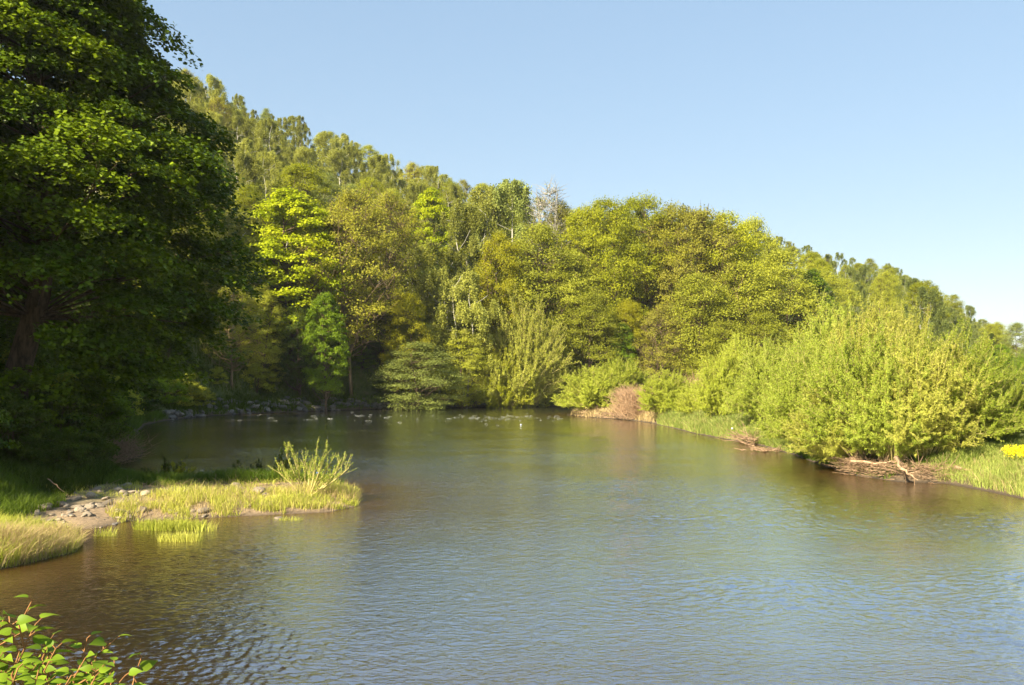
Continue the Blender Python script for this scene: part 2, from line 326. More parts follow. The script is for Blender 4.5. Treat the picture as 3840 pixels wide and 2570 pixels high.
# ---------------------------------------------------------------- tree prototypes
def clumps_in(r, n, H, z0, prof, R, cr, shell=0.55):
    tz = r.random(n) ** 0.9
    z = z0 + tz * (H - z0) * 0.97
    an = r.random(n) * 2 * PI; rho = 1 - shell * r.random(n) ** 1.6
    rr = np.interp(tz, prof[0], prof[1]) * R * rho
    c = np.stack([rr * np.cos(an), rr * np.sin(an), z], 1)
    return c, cr[0] + (cr[1] - cr[0]) * r.random(n), rho
def crown_mesh(r, c, cr, nl, L, W, flat=0.6, up=0.5, droop=0.0, strand=0):
    n = len(c); idx = np.repeat(np.arange(n), nl); N = len(idx)
    d = rdir(N, r); d[:, 2] = np.where(d[:, 2] < -0.35, -d[:, 2], d[:, 2])
    rad = cr[idx] * np.clip(np.abs(0.62 + 0.33 * r.standard_normal(N)), 0, 1.15)
    off = d * rad[:, None] * np.array([1, 1, flat])
    off[:, 2] -= droop * (off[:, 0] ** 2 + off[:, 1] ** 2)
    pos = c[idx] + off
    out = nrm(c[idx] * np.array([1, 1, 0.3]) + 1e-6)
    var = np.clip(0.45 + 0.25 * r.standard_normal(n)[idx] + 0.18 * r.standard_normal(N), 0, 1)
    mbx = MB()
    if strand:
        ns = N // strand; pos = pos[:ns]; out = out[:ns]; v = var[:ns]
        ln = 0.5 + 1.5 * r.random(ns); k = np.arange(strand) / strand
        sway = r.normal(size=(ns, 2)) * 0.16
        P = np.repeat(pos[:, None], strand, 1)
        P[:, :, 2] -= ln[:, None] * k[None]; P[:, :, 0] += sway[:, :1] * k[None] * ln[:, None]; P[:, :, 1] += sway[:, 1:] * k[None] * ln[:, None]
        P = P.reshape(-1, 3) + r.normal(size=(ns * strand, 3)) * 0.07
        M = len(P); ax = np.tile([0, 0, -1.0], (M, 1)) + r.normal(size=(M, 3)) * 0.35
        nr = np.repeat(out, strand, 0) * 0.5 + r.normal(size=(M, 3)) * 0.6 + np.array([0, 0, 0.15])
        mbx.leaves(P, nr, ax, L * (0.7 + 0.6 * r.random(M)), W * (0.7 + 0.6 * r.random(M)), np.repeat(v, strand))
    else:
        nr = d * 0.3 + np.array([0, 0, up * 0.7]) + out * 0.4 + r.normal(size=(N, 3)) * 0.5
        sz = 0.65 + 0.7 * r.random(N)
        mbx.leaves(pos, nr, r.normal(size=(N, 3)) + out * 0.5, L * sz, W * sz, var)
    return mbx
def trunk_mesh(r, H, c, tr, z0, lean=(0, 0), top=0.82, twigs=2, nb=60, bend=0.25, leader=1):
    mbx = MB(); tips = []
    for q_ in range(leader):
        k = np.linspace(0, 1, 9); la = r.random() * 6.28; sp = 0 if leader == 1 else 0.10 * H
        px = lean[0] * k ** 1.3 + np.cumsum(r.normal(size=9)) * 0.012 * H * bend * 4 * k + sp * math.cos(la) * k
        py = lean[1] * k ** 1.3 + np.cumsum(r.normal(size=9)) * 0.012 * H * bend * 4 * k + sp * math.sin(la) * k
        pts = np.stack([px, py, k * H * top], 1); pts[0, 2] = -0.5
        mbx.tube(pts, tr * (1.15 - k * 1.02) / (1 if leader == 1 else 1.4), 7); tips.append(pts)
    order = r.permutation(len(c))[:nb]; cc = c[order]
    P0 = []; rad = []
    for v in cc:
        pts = tips[r.integers(len(tips))]; hd = math.hypot(v[0], v[1])
        hz = np.clip(v[2] - hd * (0.55 + 0.3 * r.random()), z0 * 0.55, H * top * 0.97)
        P0.append([np.interp(hz, pts[:, 2], pts[:, 0]), np.interp(hz, pts[:, 2], pts[:, 1]), hz]); rad.append(tr * (0.42 - 0.30 * hz / H))
    P0 = np.array(P0); P1 = (P0 * 0.5 + cc * 0.5); P1[:, 2] -= np.linalg.norm(cc - P0, axis=1) * 0.06
    P1 += r.normal(size=P1.shape) * 0.02 * H
    mbx.tubes(P0, P1, cc, np.array(rad), 0.012 * H / 10, 4)
    for q_ in range(twigs):
        e = cc + rdir(len(cc), r) * np.array([1, 1, 0.7]) * 0.09 * H + np.array([0, 0, 0.02 * H])
        s_ = P1 * 0.4 + cc * 0.6
        mbx.tubes(s_, (s_ + e) / 2 + r.normal(size=e.shape) * 0.1, e, 0.012 * H / 10 * 1.6, 0.012, 3)
    return mbx
ROUND = ([0, 0.15, 0.45, 0.75, 0.92, 1], [0.55, 0.85, 1, 0.82, 0.5, 0.15])
OVAL = ([0, 0.2, 0.5, 0.8, 1], [0.4, 0.8, 1, 0.65, 0.12])
TALL = ([0, 0.15, 0.4, 0.7, 0.9, 1], [0.8, 1, 0.95, 0.78, 0.5, 0.2])
CONE = ([0, 0.1, 0.5, 1], [0.8, 1, 0.55, 0.03])
PROTO = {}
def proto(key, seed, H, z0, prof, R, n, cr, nl, L, W, flat, tr, **kw):
    r = np.random.default_rng(seed)
    c, rad, _ = clumps_in(r, n, H, z0, prof, R, cr, kw.get('shell', 0.6))
    lx, ly = kw.get('lean', (0, 0)); c[:, 0] += lx * (c[:, 2] / H) ** 1.3; c[:, 1] += ly * (c[:, 2] / H) ** 1.3
    cm = crown_mesh(r, c, rad, nl, L, W, flat, kw.get('up', 0.5), kw.get('droop', 0), kw.get('strand', 0)).mesh(key + '_crown')
    tm = trunk_mesh(r, H, c, tr, z0, (lx, ly), kw.get('top', 0.82), kw.get('twigs', 2), kw.get('nb', 60), kw.get('bend', 0.25), kw.get('leader', 1)).mesh(key + '_trunk', True)
    PROTO.setdefault(key.rstrip('0123456789'), []).append((cm, tm, H, R))
for i in range(3):
    proto('oak%d' % i, 10 + i, 20, 3.0, ROUND, 6.4, 240, (0.9, 2.0), 190, 0.205, 0.15, 0.7, 0.36, bend=0.5, shell=0.6, leader=1 + i % 2)
    proto('alder%d' % i, 20 + i, 18, 1.6, OVAL, 5.2, 210, (1.0, 2.1), 180, 0.185, 0.13, 0.58, 0.24, droop=0.03, shell=0.6)
    proto('birch%d' % i, 30 + i, 16, 2.2, TALL, 3.7, 620, (0.15, 0.6), 42, 0.19, 0.12, 1.0, 0.12, strand=8, leader=1 + (i % 2), top=0.88, nb=16, twigs=0, bend=0.35)
proto('airy0', 41, 20, 5.0, OVAL, 6.0, 210, (0.7, 1.7), 125, 0.20, 0.13, 0.8, 0.22, twigs=4, nb=130, leader=2, shell=0.7, bend=0.4)
proto('airy1', 42, 20, 5.0, ROUND, 5.6, 210, (0.7, 1.7), 125, 0.20, 0.13, 0.8, 0.22, twigs=4, nb=130, shell=0.7, bend=0.5)
proto('bare0', 43, 18, 6.0, TALL, 2.8, 80, (0.5, 1.1), 14, 0.2, 0.12, 0.8, 0.16, twigs=7, nb=80, leader=3, top=0.95)
proto('leafy0', 51, 18, 3.0, OVAL, 5.4, 280, (0.7, 1.5), 165, 0.25, 0.21, 0.5, 0.28, droop=0.09, up=0.8)
proto('leafy1', 52, 18, 3.5, ROUND, 5.4, 280, (0.7, 1.5), 165, 0.25, 0.21, 0.5, 0.28, droop=0.09, up=0.8)
proto('spruce0', 61, 18, 1.5, CONE, 3.0, 150, (0.6, 1.1), 70, 0.3, 0.12, 0.35, 0.18, droop=0.25)
for i in range(2):
    proto('shrub%d' % i, 71 + i, 4.0, 0.1, ([0, 0.3, 0.7, 1], [0.8, 1, 0.8, 0.2]), 2.3, 60, (0.4, 0.8), 110, 0.2, 0.13, 0.7, 0.05, twigs=3, shell=0.7, leader=3)
def bush_willow(key, seed, R, H, ns, nt_, nl, L, W, low=0.1, cone=0.5):
    r = np.random.default_rng(seed); st = MB(); lf = MB()
    an = r.random(ns) * 2 * PI; el = np.arcsin(low + (1 - low) * r.random(ns) ** 0.8); ln = 0.72 + 0.3 * r.random(ns)
    tip = np.stack([np.cos(an) * np.cos(el) * R * ln, np.sin(an) * np.cos(el) * R * ln, 0.25 + np.sin(el) * H * ln], 1)
    base = np.stack([np.cos(an) * R * 0.13 * r.random(ns), np.sin(an) * R * 0.13 * r.random(ns), -0.15 * np.ones(ns)], 1)
    mid = base * 0.45 + tip * 0.55; mid[:, 2] += H * 0.10 * (1 - np.sin(el)) ; mid[:, :2] *= 0.9
    mid += r.normal(size=mid.shape) * 0.03 * R
    st.tubes(base, mid, tip, 0.045 * H / 7, 0.008, 4)
    P = []; D = []; Vv = []
    for k in range(nt_):                                   # side shoots reaching up and out
        t_ = 0.22 + 0.78 * r.random(ns) ** 0.8; tt = t_[:, None]
        p0 = (1 - tt) ** 2 * base + 2 * tt * (1 - tt) * mid + tt ** 2 * tip
        dr = nrm((tip - base) * np.array([1, 1, 0.6])); dr = nrm(dr + np.array([0, 0, 0.55]) + r.normal(size=dr.shape) * cone)
        l_ = (0.10 + 0.13 * r.random(ns)) * (R + H) / 2
        p2 = p0 + dr * l_[:, None]; p2[:, 2] = np.maximum(p2[:, 2], 0.15)
        p1 = (p0 + p2) / 2 + r.normal(size=p0.shape) * 0.03
        st.tubes(p0, p1, p2, 0.012, 0.005, 3)
        kk = r.random((ns, nl)); Q = p0[:, None] * (1 - kk[..., None]) + p2[:, None] * kk[..., None] + r.normal(size=(ns, nl, 3)) * 0.05
        P.append(Q.reshape(-1, 3)); D.append(np.repeat(dr, nl, 0)); Vv.append(np.repeat(np.clip(0.45 + 0.22 * r.standard_normal(ns), 0, 1), nl))
    P = np.concatenate(P); D = np.concatenate(D); Vv = np.concatenate(Vv); n = len(P)
    out = nrm(P * np.array([1, 1, 0.6]) + 1e-5)
    lf.leaves(P, out * 0.5 + np.array([0, 0, 0.3]) + r.normal(size=(n, 3)) * 0.55, D + r.normal(size=(n, 3)) * 0.5, L * (0.6 + 0.8 * r.random(n)), W * (0.7 + 0.6 * r.random(n)), np.clip(Vv + 0.15 * r.standard_normal(n), 0, 1))
    PROTO.setdefault(key.rstrip('0123456789'), []).append((lf.mesh(key + '_foliage'), st.mesh(key + '_stems', True), H, R))
bush_willow('willow0', 81, 4.6, 7.0, 170, 17, 50, 0.155, 0.044)
bush_willow('willow1', 82, 4.2, 7.0, 170, 17, 50, 0.155, 0.044, low=0.15)
bush_willow('willow2', 83, 4.6, 7.0, 170, 17, 50, 0.155, 0.044, cone=0.7)

SUFFIX = {'oak': 'oak_tree', 'alder': 'alder_tree', 'birch': 'birch_tree', 'airy': 'sparse_tree', 'bare': 'bare_tree', 'leafy': 'maple_tree', 'spruce': 'spruce_tree', 'shrub': 'shrub', 'willow': 'willow_bush'}
def plant(kind, v, x, y, H, leaf, bark, label, cat='tree', group=None, wide=1.0, rz=None, sink=0.15):
    lst = PROTO[kind]; cm, tm, pH, pR = lst[v % len(lst)]; s = H / pH
    wood = kind in ('willow', 'shrub')
    o = empty(SUFFIX[kind], (x, y, gz(x, y) - sink * s), rng.random() * 6.28 if rz is None else rz, (s * wide, s * wide, s))
    tag(o, label, cat, group)
    obj('stems' if wood else 'trunk', tm, bark, o); obj('foliage' if wood else 'crown', cm, leaf, o)
    return o
def at_px(kind, v, px, y, top, leaf, bark, label, **kw):
    x = PX(px, y); H = ZP(top, y) - gz(x, y)
    return plant(kind, v, x, y, H, leaf, bark, label, **kw)

# ---- the front rows, tree by tree
at_px('leafy', 0, 292, 134, 186, 'leaf_bright', 'bark_brown', 'brightest yellow green maple on the far bank, right of the dark maple', wide=1.05)
at_px('oak', 0, 248, 140, 184, 'leaf_oak', 'bark_tan', 'yellow green tree squeezed between dark maple and bright maple', wide=0.65)
at_px('airy', 0, 352, 137, 190, 'leaf_tan', 'bark_tan', 'tall tan tree with two bare trunks showing, right of bright maple', wide=0.92, rz=0.6)
at_px('airy', 1, 390, 146, 192, 'leaf_tan', 'bark_tan', 'tan olive thin-leaved tree behind and right of the twin-trunk tan tree', wide=0.85)
at_px('leafy', 1, 326, 127, 292, 'leaf_green', 'bark_brown', 'small deep green maple low in front of the tan twin-trunk tree', wide=0.6)
at_px('airy', 1, 232, 122, 285, 'leaf_olive', 'bark_tan', 'grey twiggy willow tree leaning over rocks below the yellow green tree', wide=1.1)
at_px('oak', 1, 262, 128, 285, 'leaf_olive', 'bark_brown', 'half-shaded olive tree standing below the bright maple', wide=0.8)
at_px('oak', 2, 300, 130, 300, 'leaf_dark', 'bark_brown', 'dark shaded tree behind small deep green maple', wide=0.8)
at_px('oak', 0, 408, 139, 292, 'leaf_yellow', 'bark_brown', 'golden yellow half-shaded tree at the foot of the tan trees', wide=0.7)
at_px('birch', 0, 462, 158, 196, 'leaf_birch', 'bark_birch', 'birch with two bright white stems below the hill crest at centre left', wide=1.15)
at_px('birch', 1, 478, 160, 200, 'leaf_birch', 'bark_birch', 'birch with a forked white stem, second from the twin white stems', wide=1.0)
at_px('leafy', 0, 430, 168, 186, 'leaf_bright', 'bark_brown', 'rounded vivid green tree top left of white-stemmed birches', wide=0.7)
at_px('birch', 2, 440, 146, 262, 'leaf_birch', 'bark_birch', 'weeping pale green birch in front of the white-stemmed birches', wide=1.35)
at_px('birch', 1, 466, 144, 268, 'leaf_birch', 'bark_birch', 'weeping dense birch low at centre of the forest edge', wide=1.3)
at_px('oak', 1, 500, 152, 232, 'leaf_yellow', 'bark_brown', 'golden oak standing right of the dense weeping birch', wide=0.62)
at_px('birch', 0, 512, 172, 174, 'leaf_silver', 'bark_birch', 'pale bluish birch whose top stands against the sky at centre', wide=1.25)
at_px('birch', 2, 488, 176, 182, 'leaf_birch', 'bark_birch', 'pale birch at the crest just left of the bluish birch', wide=1.2)
at_px('bare', 0, 548, 170, 183, 'leaf_brown', 'bark_grey', 'grey nearly leafless pointed tree rising against the sky', wide=1.0)
at_px('airy', 0, 562, 172, 202, 'leaf_brown', 'bark_grey', 'thin brownish tree right of the leafless pointed tree', wide=0.8)
at_px('oak', 2, 584, 166, 206, 'leaf_oak', 'bark_brown', 'yellow oak in the dip of the skyline right of the leafless tree', wide=0.6)
at_px('alder', 0, 538, 156, 222, 'leaf_olive', 'bark_brown', 'tall grey green alder in front of the leafless tree', wide=1.0)
at_px('alder', 1, 570, 158, 250, 'leaf_olive', 'bark_brown', 'broad olive alder left of the great oak', wide=1.0)
at_px('oak', 1, 606, 164, 198, 'leaf_oak', 'bark_brown', 'left of the great domed oaks on the skyline', wide=0.72)
at_px('oak', 0, 640, 168, 196, 'leaf_oak', 'bark_brown', 'largest domed yellow green oak against the sky', wide=0.8)
at_px('oak', 2, 676, 166, 204, 'leaf_tan', 'bark_brown', 'tan domed oak between two yellow green oaks', wide=0.78)
at_px('airy', 1, 700, 164, 208, 'leaf_brown', 'bark_brown', 'brown budding tree on skyline amid the domed oaks', wide=0.9)
at_px('oak', 1, 726, 166, 212, 'leaf_oak', 'bark_brown', 'green oak right of the brown budding tree', wide=0.74)
at_px('oak', 0, 752, 170, 218, 'leaf_olive', 'bark_brown', 'rightmost of the domed oaks where skyline steps down', wide=0.68)
at_px('oak', 2, 628, 156, 300, 'leaf_yellow', 'bark_brown', 'golden oak below the largest domed oak', wide=0.7)
at_px('willow', 0, 524, 147, 300, 'leaf_willow_warm', 'stem_willow', 'leaning golden willow tree at the foot of the forest', wide=0.75)
at_px('willow', 1, 505, 144, 348, 'leaf_oak', 'stem_willow', 'low yellow green willow drooping over the far bank', wide=0.9)
at_px('alder', 2, 420, 134, 342, 'leaf_silver', 'bark_brown', 'silvery drooping tree hanging over the river at the far bank', wide=1.9)
at_px('alder', 0, 462, 142, 330, 'leaf_olive', 'bark_brown', 'shaded olive tree leaning out right of the silvery drooping tree', wide=1.35)
at_px('alder', 1, 545, 150, 330, 'leaf_olive', 'bark_brown', 'dark olive alder behind tip of the green willow spit', wide=1.3)
at_px('alder', 2, 590, 152, 292, 'leaf_olive', 'bark_brown', 'layered olive alder behind the leftmost spit willow', wide=1.1)
at_px('leafy', 1, 622, 153, 322, 'leaf_green', 'bark_brown', 'vivid green sapling glowing in the gap between alders', wide=0.55)
at_px('airy', 0, 662, 152, 305, 'leaf_brown', 'bark_brown', 'brownish tree with slanting trunk behind the spit', wide=0.95)
at_px('alder', 0, 700, 154, 272, 'leaf_olive', 'bark_brown', 'broad layered alder with flat sprays behind the spit', wide=1.15)
at_px('alder', 1, 742, 158, 262, 'leaf_olive', 'bark_brown', 'second broad layered alder, right of the flat-sprayed one', wide=1.15)
at_px('alder', 2, 782, 160, 250, 'leaf_olive', 'bark_brown', 'tall grey green alder left of the rich green maple', wide=1.0)
at_px('alder', 0, 724, 148, 320, 'leaf_olive', 'bark_brown', 'shaded lower alder behind the large willow clump', wide=1.3)
at_px('alder', 2, 762, 150, 312, 'leaf_olive', 'bark_brown', 'lower alder just left of the rich green maple', wide=1.2)
at_px('leafy', 0, 812, 164, 268, 'leaf_green', 'bark_brown', 'rich green maple above the big willow clump', wide=0.72)
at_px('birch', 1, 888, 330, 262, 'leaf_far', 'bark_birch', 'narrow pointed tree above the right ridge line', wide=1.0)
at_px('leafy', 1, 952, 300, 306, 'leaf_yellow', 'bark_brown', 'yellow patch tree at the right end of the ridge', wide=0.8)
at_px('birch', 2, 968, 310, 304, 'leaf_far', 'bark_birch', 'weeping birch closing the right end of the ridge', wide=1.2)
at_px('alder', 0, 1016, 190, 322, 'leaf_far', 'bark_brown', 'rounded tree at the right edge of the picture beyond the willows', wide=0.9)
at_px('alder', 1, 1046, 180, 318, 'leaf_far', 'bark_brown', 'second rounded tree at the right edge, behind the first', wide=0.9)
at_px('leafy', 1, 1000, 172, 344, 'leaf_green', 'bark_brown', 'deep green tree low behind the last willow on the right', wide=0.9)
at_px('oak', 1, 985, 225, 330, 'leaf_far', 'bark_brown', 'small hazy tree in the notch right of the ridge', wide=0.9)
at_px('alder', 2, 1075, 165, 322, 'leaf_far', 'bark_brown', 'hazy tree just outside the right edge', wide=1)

# ---- the wood on the hill behind: every tree a thing, placed by spacing
SKY = (np.array([150, 185, 215, 240, 265, 290, 340, 400, 450, 500, 560, 620, 700, 770, 830, 850, 890, 940, 960, 975, 1000, 1100]),
       np.array([70, 78, 86, 97, 112, 114, 140, 162, 180, 186, 205, 205, 212, 243, 256, 260, 268, 294, 308, 326, 330, 330]))
placed = [(o.location.x, o.location.y) for o in C.objects if o.type == 'EMPTY' and o.location.y > 150]
cnt = {}
tries = 0
while tries < 9000:
    tries += 1
    u = -0.50 + 1.05 * rng.random(); yy = math.sqrt(128 ** 2 + (405 ** 2 - 128 ** 2) * rng.random())
    Bv = np.interp(u, UB, BB); Dv = np.interp(u, UR, DD)
    tt = (yy - Bv) / (Dv - Bv)
    if tt < 0.07 or tt > 1.03: continue
    if u > 0.53 and yy > 300: continue
    x = u * yy; sp = 6.6 if u < 0.0 else 7.6 + (yy - 150) * 0.012
    if u > -0.13 and 0.22 < tt < 0.62 : sp *= 1.35
    if any((x - a) ** 2 + (yy - b_) ** 2 < sp * sp for a, b_ in placed): continue
    placed.append((x, yy)); px = CX + u * F; z = gz(x, yy)
    r_ = rng.random(); left = px < 470
    if left:
        if r_ < 0.70: kd = ('birch', 'leaf_birch', 'bark_birch', 'pale green birch')
        elif r_ < 0.80: kd = ('airy', 'leaf_tan', 'bark_tan', 'thin tan tree')
        elif r_ < 0.88: kd = ('oak', 'leaf_oak', 'bark_brown', 'yellow green oak')
        elif r_ < 0.94: kd = ('alder', 'leaf_silver', 'bark_grey', 'silvery green tree')
        else: kd = ('alder', 'leaf_olive', 'bark_brown', 'olive alder')
    else:
        if r_ < 0.34: kd = ('birch', 'leaf_far', 'bark_birch', 'dull green birch')
        elif r_ < 0.62: kd = ('alder', 'leaf_olive', 'bark_brown', 'olive alder')
        elif r_ < 0.80: kd = ('oak', 'leaf_olive', 'bark_brown', 'olive oak')
        elif r_ < 0.88: kd = ('oak', 'leaf_oak', 'bark_brown', 'yellow green oak')
        elif r_ < 0.96: kd = ('birch', 'leaf_birch', 'bark_birch', 'pale green birch')
        else: kd = ('spruce', 'leaf_dark', 'bark_brown', 'dark spruce')
    H = {'birch': 15, 'airy': 15, 'oak': 16, 'alder': 15, 'spruce': 15}[kd[0]] * (0.68 + 0.6 * rng.random())
    lim = ZP(np.interp(px, *SKY) + rng.normal() * 4.5 - 1, yy) - z
    if lim < 5: continue
    if H > lim: H = lim
    if tt > 0.93: H = min(lim, 19)
    zone = ('the upper slope left of centre' if px < 400 else 'the hillside at centre') if px < 560 else ('the slope behind the domed oaks' if px < 780 else 'the right-hand ridge')
    if tt < 0.3: zone = 'the lower hillside behind the front row' + (', left half' if px < 512 else ', right half')
    plant(kd[0], int(rng.integers(3)), x, yy, H, kd[1], kd[2], '%s among many alike on %s' % (kd[3], zone), group='%ss on %s' % (kd[3], zone), wide=(1.25 if kd[0] == 'birch' else 0.85) * (0.9 + 0.3 * rng.random()))

# ---- undergrowth along the shaded left and far banks
pts = []
for i in range(46):
    x = -34 + 15.5 * rng.random(); y = 30 + 24 * rng.random(); d = float(sdist([x], [y])[0])
    if d < 1.0 or x > -17.8 - max(0, 34 - y) * 0.6: continue
    pts.append((x, y))
    plant('shrub', i, x, y, 1.3 + 1.6 * rng.random(), ['leaf_dark', 'leaf_green', 'leaf_maple'][i % 3], 'bark_brown', 'leafy shrub under the big maple beside the gravel spit', cat='shrub', group='shrubs under the big maple', wide=1.1)
for i in range(16):
    x = -19.2 + 2.2 * rng.random(); y = 33.5 + 8 * rng.random()
    if float(sdist([x], [y])[0]) < 0.6: continue
    pts.append((x, y)); plant('shrub', i, x, y, 0.7 + 0.8 * rng.random(), 'leaf_dark', 'bark_brown', 'knee-high dark shrub where the gravel spit joins the bank', cat='shrub', group='low shrubs at the root of the spit', wide=1.2)
tr_ = 0
while tr_ < 1500:
    tr_ += 1
    if rng.random() < 0.5: x = -44 + 24 * rng.random(); y = 42 + 74 * rng.random()
    else: x = -46 + 62 * rng.random(); y = 100 + 66 * rng.random()
    d = float(sdist([x], [y])[0])
    if d < 1.2 or d > (12 if y < 100 else 24) or (x > -15 and y < 120): continue
    if any((x - a) ** 2 + (y - b_) ** 2 < (2.0 + y * 0.012) ** 2 for a, b_ in pts): continue
    px = CX + x / y * F
    if px < -60: continue
    if y > 116 and px > 200 and d < 4.5: continue
    pts.append((x, y)); near = y < 118 and x < -18
    lf = ['leaf_dark', 'leaf_dark', 'leaf_green', 'leaf_olive'][int(rng.integers(4))]
    plant('shrub', int(rng.integers(2)), x, y, (1.6 + 2.0 * rng.random()) * (1 if y < 70 else 1.3), lf, 'bark_brown',
          'leafy shrub in the dark undergrowth on %s' % ('the shaded left bank' if near else 'the foot of the far bank'), cat='shrub',
          group='shrubs in the undergrowth of %s' % ('the left bank' if near else 'the far bank'), wide=1.1)
# middle-height shaded trees behind the big maple, on the left bank
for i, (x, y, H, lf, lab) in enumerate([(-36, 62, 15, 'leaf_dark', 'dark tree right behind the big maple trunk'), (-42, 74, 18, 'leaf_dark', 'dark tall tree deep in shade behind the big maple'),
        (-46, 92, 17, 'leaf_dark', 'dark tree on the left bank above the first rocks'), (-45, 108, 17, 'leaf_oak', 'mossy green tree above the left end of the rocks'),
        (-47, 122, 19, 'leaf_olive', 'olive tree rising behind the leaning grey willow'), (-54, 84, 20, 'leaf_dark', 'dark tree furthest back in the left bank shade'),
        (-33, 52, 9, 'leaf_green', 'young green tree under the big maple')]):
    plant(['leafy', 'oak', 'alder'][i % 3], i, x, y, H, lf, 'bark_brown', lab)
for px, y, top, kd, lf, wd, lab in [(178, 121, 292, 'oak', 'leaf_dark', 0.9, 'dark tree in the shade left of the grey twiggy willow'), (212, 133, 262, 'oak', 'leaf_olive', 0.8, 'olive tree right behind the grey twiggy willow'),
        (150, 108, 330, 'alder', 'leaf_dark', 1.1, 'low dark tree over the left end of the boulders'), (198, 126, 330, 'alder', 'leaf_olive', 1.2, 'bushy tree low beside the grey twiggy willow'), (236, 135, 330, 'oak', 'leaf_dark', 1.1, 'dark low tree between grey willow and half-shaded olive tree'),
        (340, 141, 318, 'alder', 'leaf_dark', 1.3, 'dark low tree behind the twin trunks'), (382, 146, 312, 'oak', 'leaf_dark', 1.1, 'dark low tree right of the twin trunks'), (1030, 150, 352, 'oak', 'leaf_green', 1.0, 'green tree low at the right edge behind the willows'), (1003, 215, 338, 'oak', 'leaf_far', 0.9, 'hazy tree closing the notch at the right'), (1012, 205, 345, 'oak', 'leaf_olive', 1.2, 'olive tree low in the notch at the right'), (988, 195, 352, 'oak', 'leaf_olive', 1.1, 'bushy olive tree in the notch above the last willow'), (1024, 198, 348, 'alder', 'leaf_far', 1.3, 'low hazy tree at the right edge under the rounded crown'),
        (1110, 150, 322, 'oak', 'leaf_olive', 1.0, 'olive tree beyond the right edge'), (1160, 130, 318, 'alder', 'leaf_far', 1.0, 'hazy tree beyond the right edge, first'), (1230, 120, 310, 'oak', 'leaf_far', 1.0, 'hazy tree beyond the right edge, second')]:
    at_px(kd, int(px), px, y, top, lf, 'bark_brown', lab, wide=wd)
# trees further along the left bank, off to the left; their shade falls into the picture
for i, (x, y, H) in enumerate([(-38.5, 18.5, 29), (-35, 26, 21), (-42, 33, 27), (-46, 23, 28), (-47, 44, 22), (-56, 55, 22), (-60, 70, 22), (-52, 14, 20), (-66, 92, 22), (-37, 36, 16), (-70, 110, 22), (-58, 100, 20)]):
    plant('leafy', i, x, y, H, 'leaf_maple', 'bark_brown', 'maple of the left bank row beyond the left edge', group='maples beyond the left edge', wide=1.15)

# ---- the big maple
def big_maple(key, seed, n, nl):
    r = np.random.default_rng(seed); H = 27.0
    zz = np.array([1.5, 3.5, 5.5, 8.2, 12.5, 15.5, 17, 20.5, 24, 27.]) ; rr = np.array([6.5, 8.8, 10.0, 10.8, 10.5, 9.3, 8.0, 6.8, 5.2, 1.8])
    z = 1.5 + 25 * r.random(n); an = r.random(n) * 2 * PI; rho = 1 - 0.66 * r.random(n) ** 1.7
    R = np.interp(z, zz, rr) * rho * (0.86 + 0.28 * vn(an * 2.2 + 5, z * 0.45))
    keep = (z > 1.2 + (1 - rho) * 10) & ((z > 6.2) | ~((an > 2.6) & (an < 5.35)))
    z, an, R = z[keep], an[keep], R[keep]; n = len(z)
    c = np.stack([R * np.cos(an), R * np.sin(an), z], 1); cr = 0.7 + 1.3 * r.random(n)
    idx = np.repeat(np.arange(n), nl); N = len(idx); d = rdir(N, r); d[:, 2] = np.where(d[:, 2] < -0.1, -d[:, 2], d[:, 2])
    off = d * (cr[idx] * (0.5 + 0.5 * r.random(N) ** 0.5))[:, None] * np.array([1.15, 1.15, 0.36])
    out = nrm(c[idx] * np.array([1, 1, 0.0]) + 1e-6)
    along = (off * out).sum(1); off[:, 2] -= 0.28 * np.clip(along + 0.8, 0, 9) ** 1.5
    pos = c[idx] + off
    # leaves sit in small whorls
    wh = r.normal(size=(N // 5 + 1, 3)) * 0.10; pos = pos[(np.arange(N) // 5) * 5] + wh[np.arange(N) // 5] + r.normal(size=(N, 3)) * 0.11
    nr = d * 0.3 + np.array([0, 0, 0.75]) + out * 0.3 + r.normal(size=(N, 3)) * 0.35
    var = np.clip(0.4 + 0.22 * r.standard_normal(n)[idx] + 0.16 * r.standard_normal(N), 0, 1); var += 0.2 * np.clip(-c[idx, 0] / 10, -0.6, 1); var = np.clip(var, 0, 1)  # sunlit side painted into leaf tone: clumps lighter and yellower towards the left
    mbx = MB(); sz = 0.7 + 0.6 * r.random(N)
    mbx.leaves(pos, nr, out * 0.8 + np.array([0, 0, -0.4]) + r.normal(size=(N, 3)) * 0.6, 0.21 * sz, 0.20 * sz, var)
    cm = mbx.mesh(key + '_crown')
    tb = MB(); k = np.linspace(0, 1, 12)
    path = np.stack([np.interp(k, [0, .08, .17, .25, .5, 1], [0, .35, .9, 1.5, 2.2, 1.0]), 0.25 * np.sin(k * 5), k * 24], 1); path[0, 2] = -1.0
    tb.tube(path, 0.62 * (1.08 - k) + 0.03, 12)
    s = path[3:]; sub = r.permutation(n)[:150]; P0 = []
    for v in c[sub]:
        hz = np.clip(v[2] - math.hypot(v[0], v[1]) * 0.45, 5.2, 22); P0.append([np.interp(hz, path[:, 2], path[:, 0]), np.interp(hz, path[:, 2], path[:, 1]), hz])
    P0 = np.array(P0); P2 = c[sub]; P1 = (P0 + P2) / 2 + r.normal(size=P0.shape) * 0.35 + np.array([0, 0, 0.5])
    tb.tubes(P0, P1, P2, 0.075, 0.015, 5)
    for q_ in range(3):
        e = P2 + rdir(len(P2), r) * 1.1 * np.array([1, 1, 0.5]); tb.tubes(P1 * 0.3 + P2 * 0.7, (P1 * 0.1 + P2 * 0.5 + e * 0.4), e, 0.03, 0.008, 3)
    return cm, tb.mesh(key + '_trunk', True)
cm, tm = big_maple('big_maple', 5, 1180, 430)
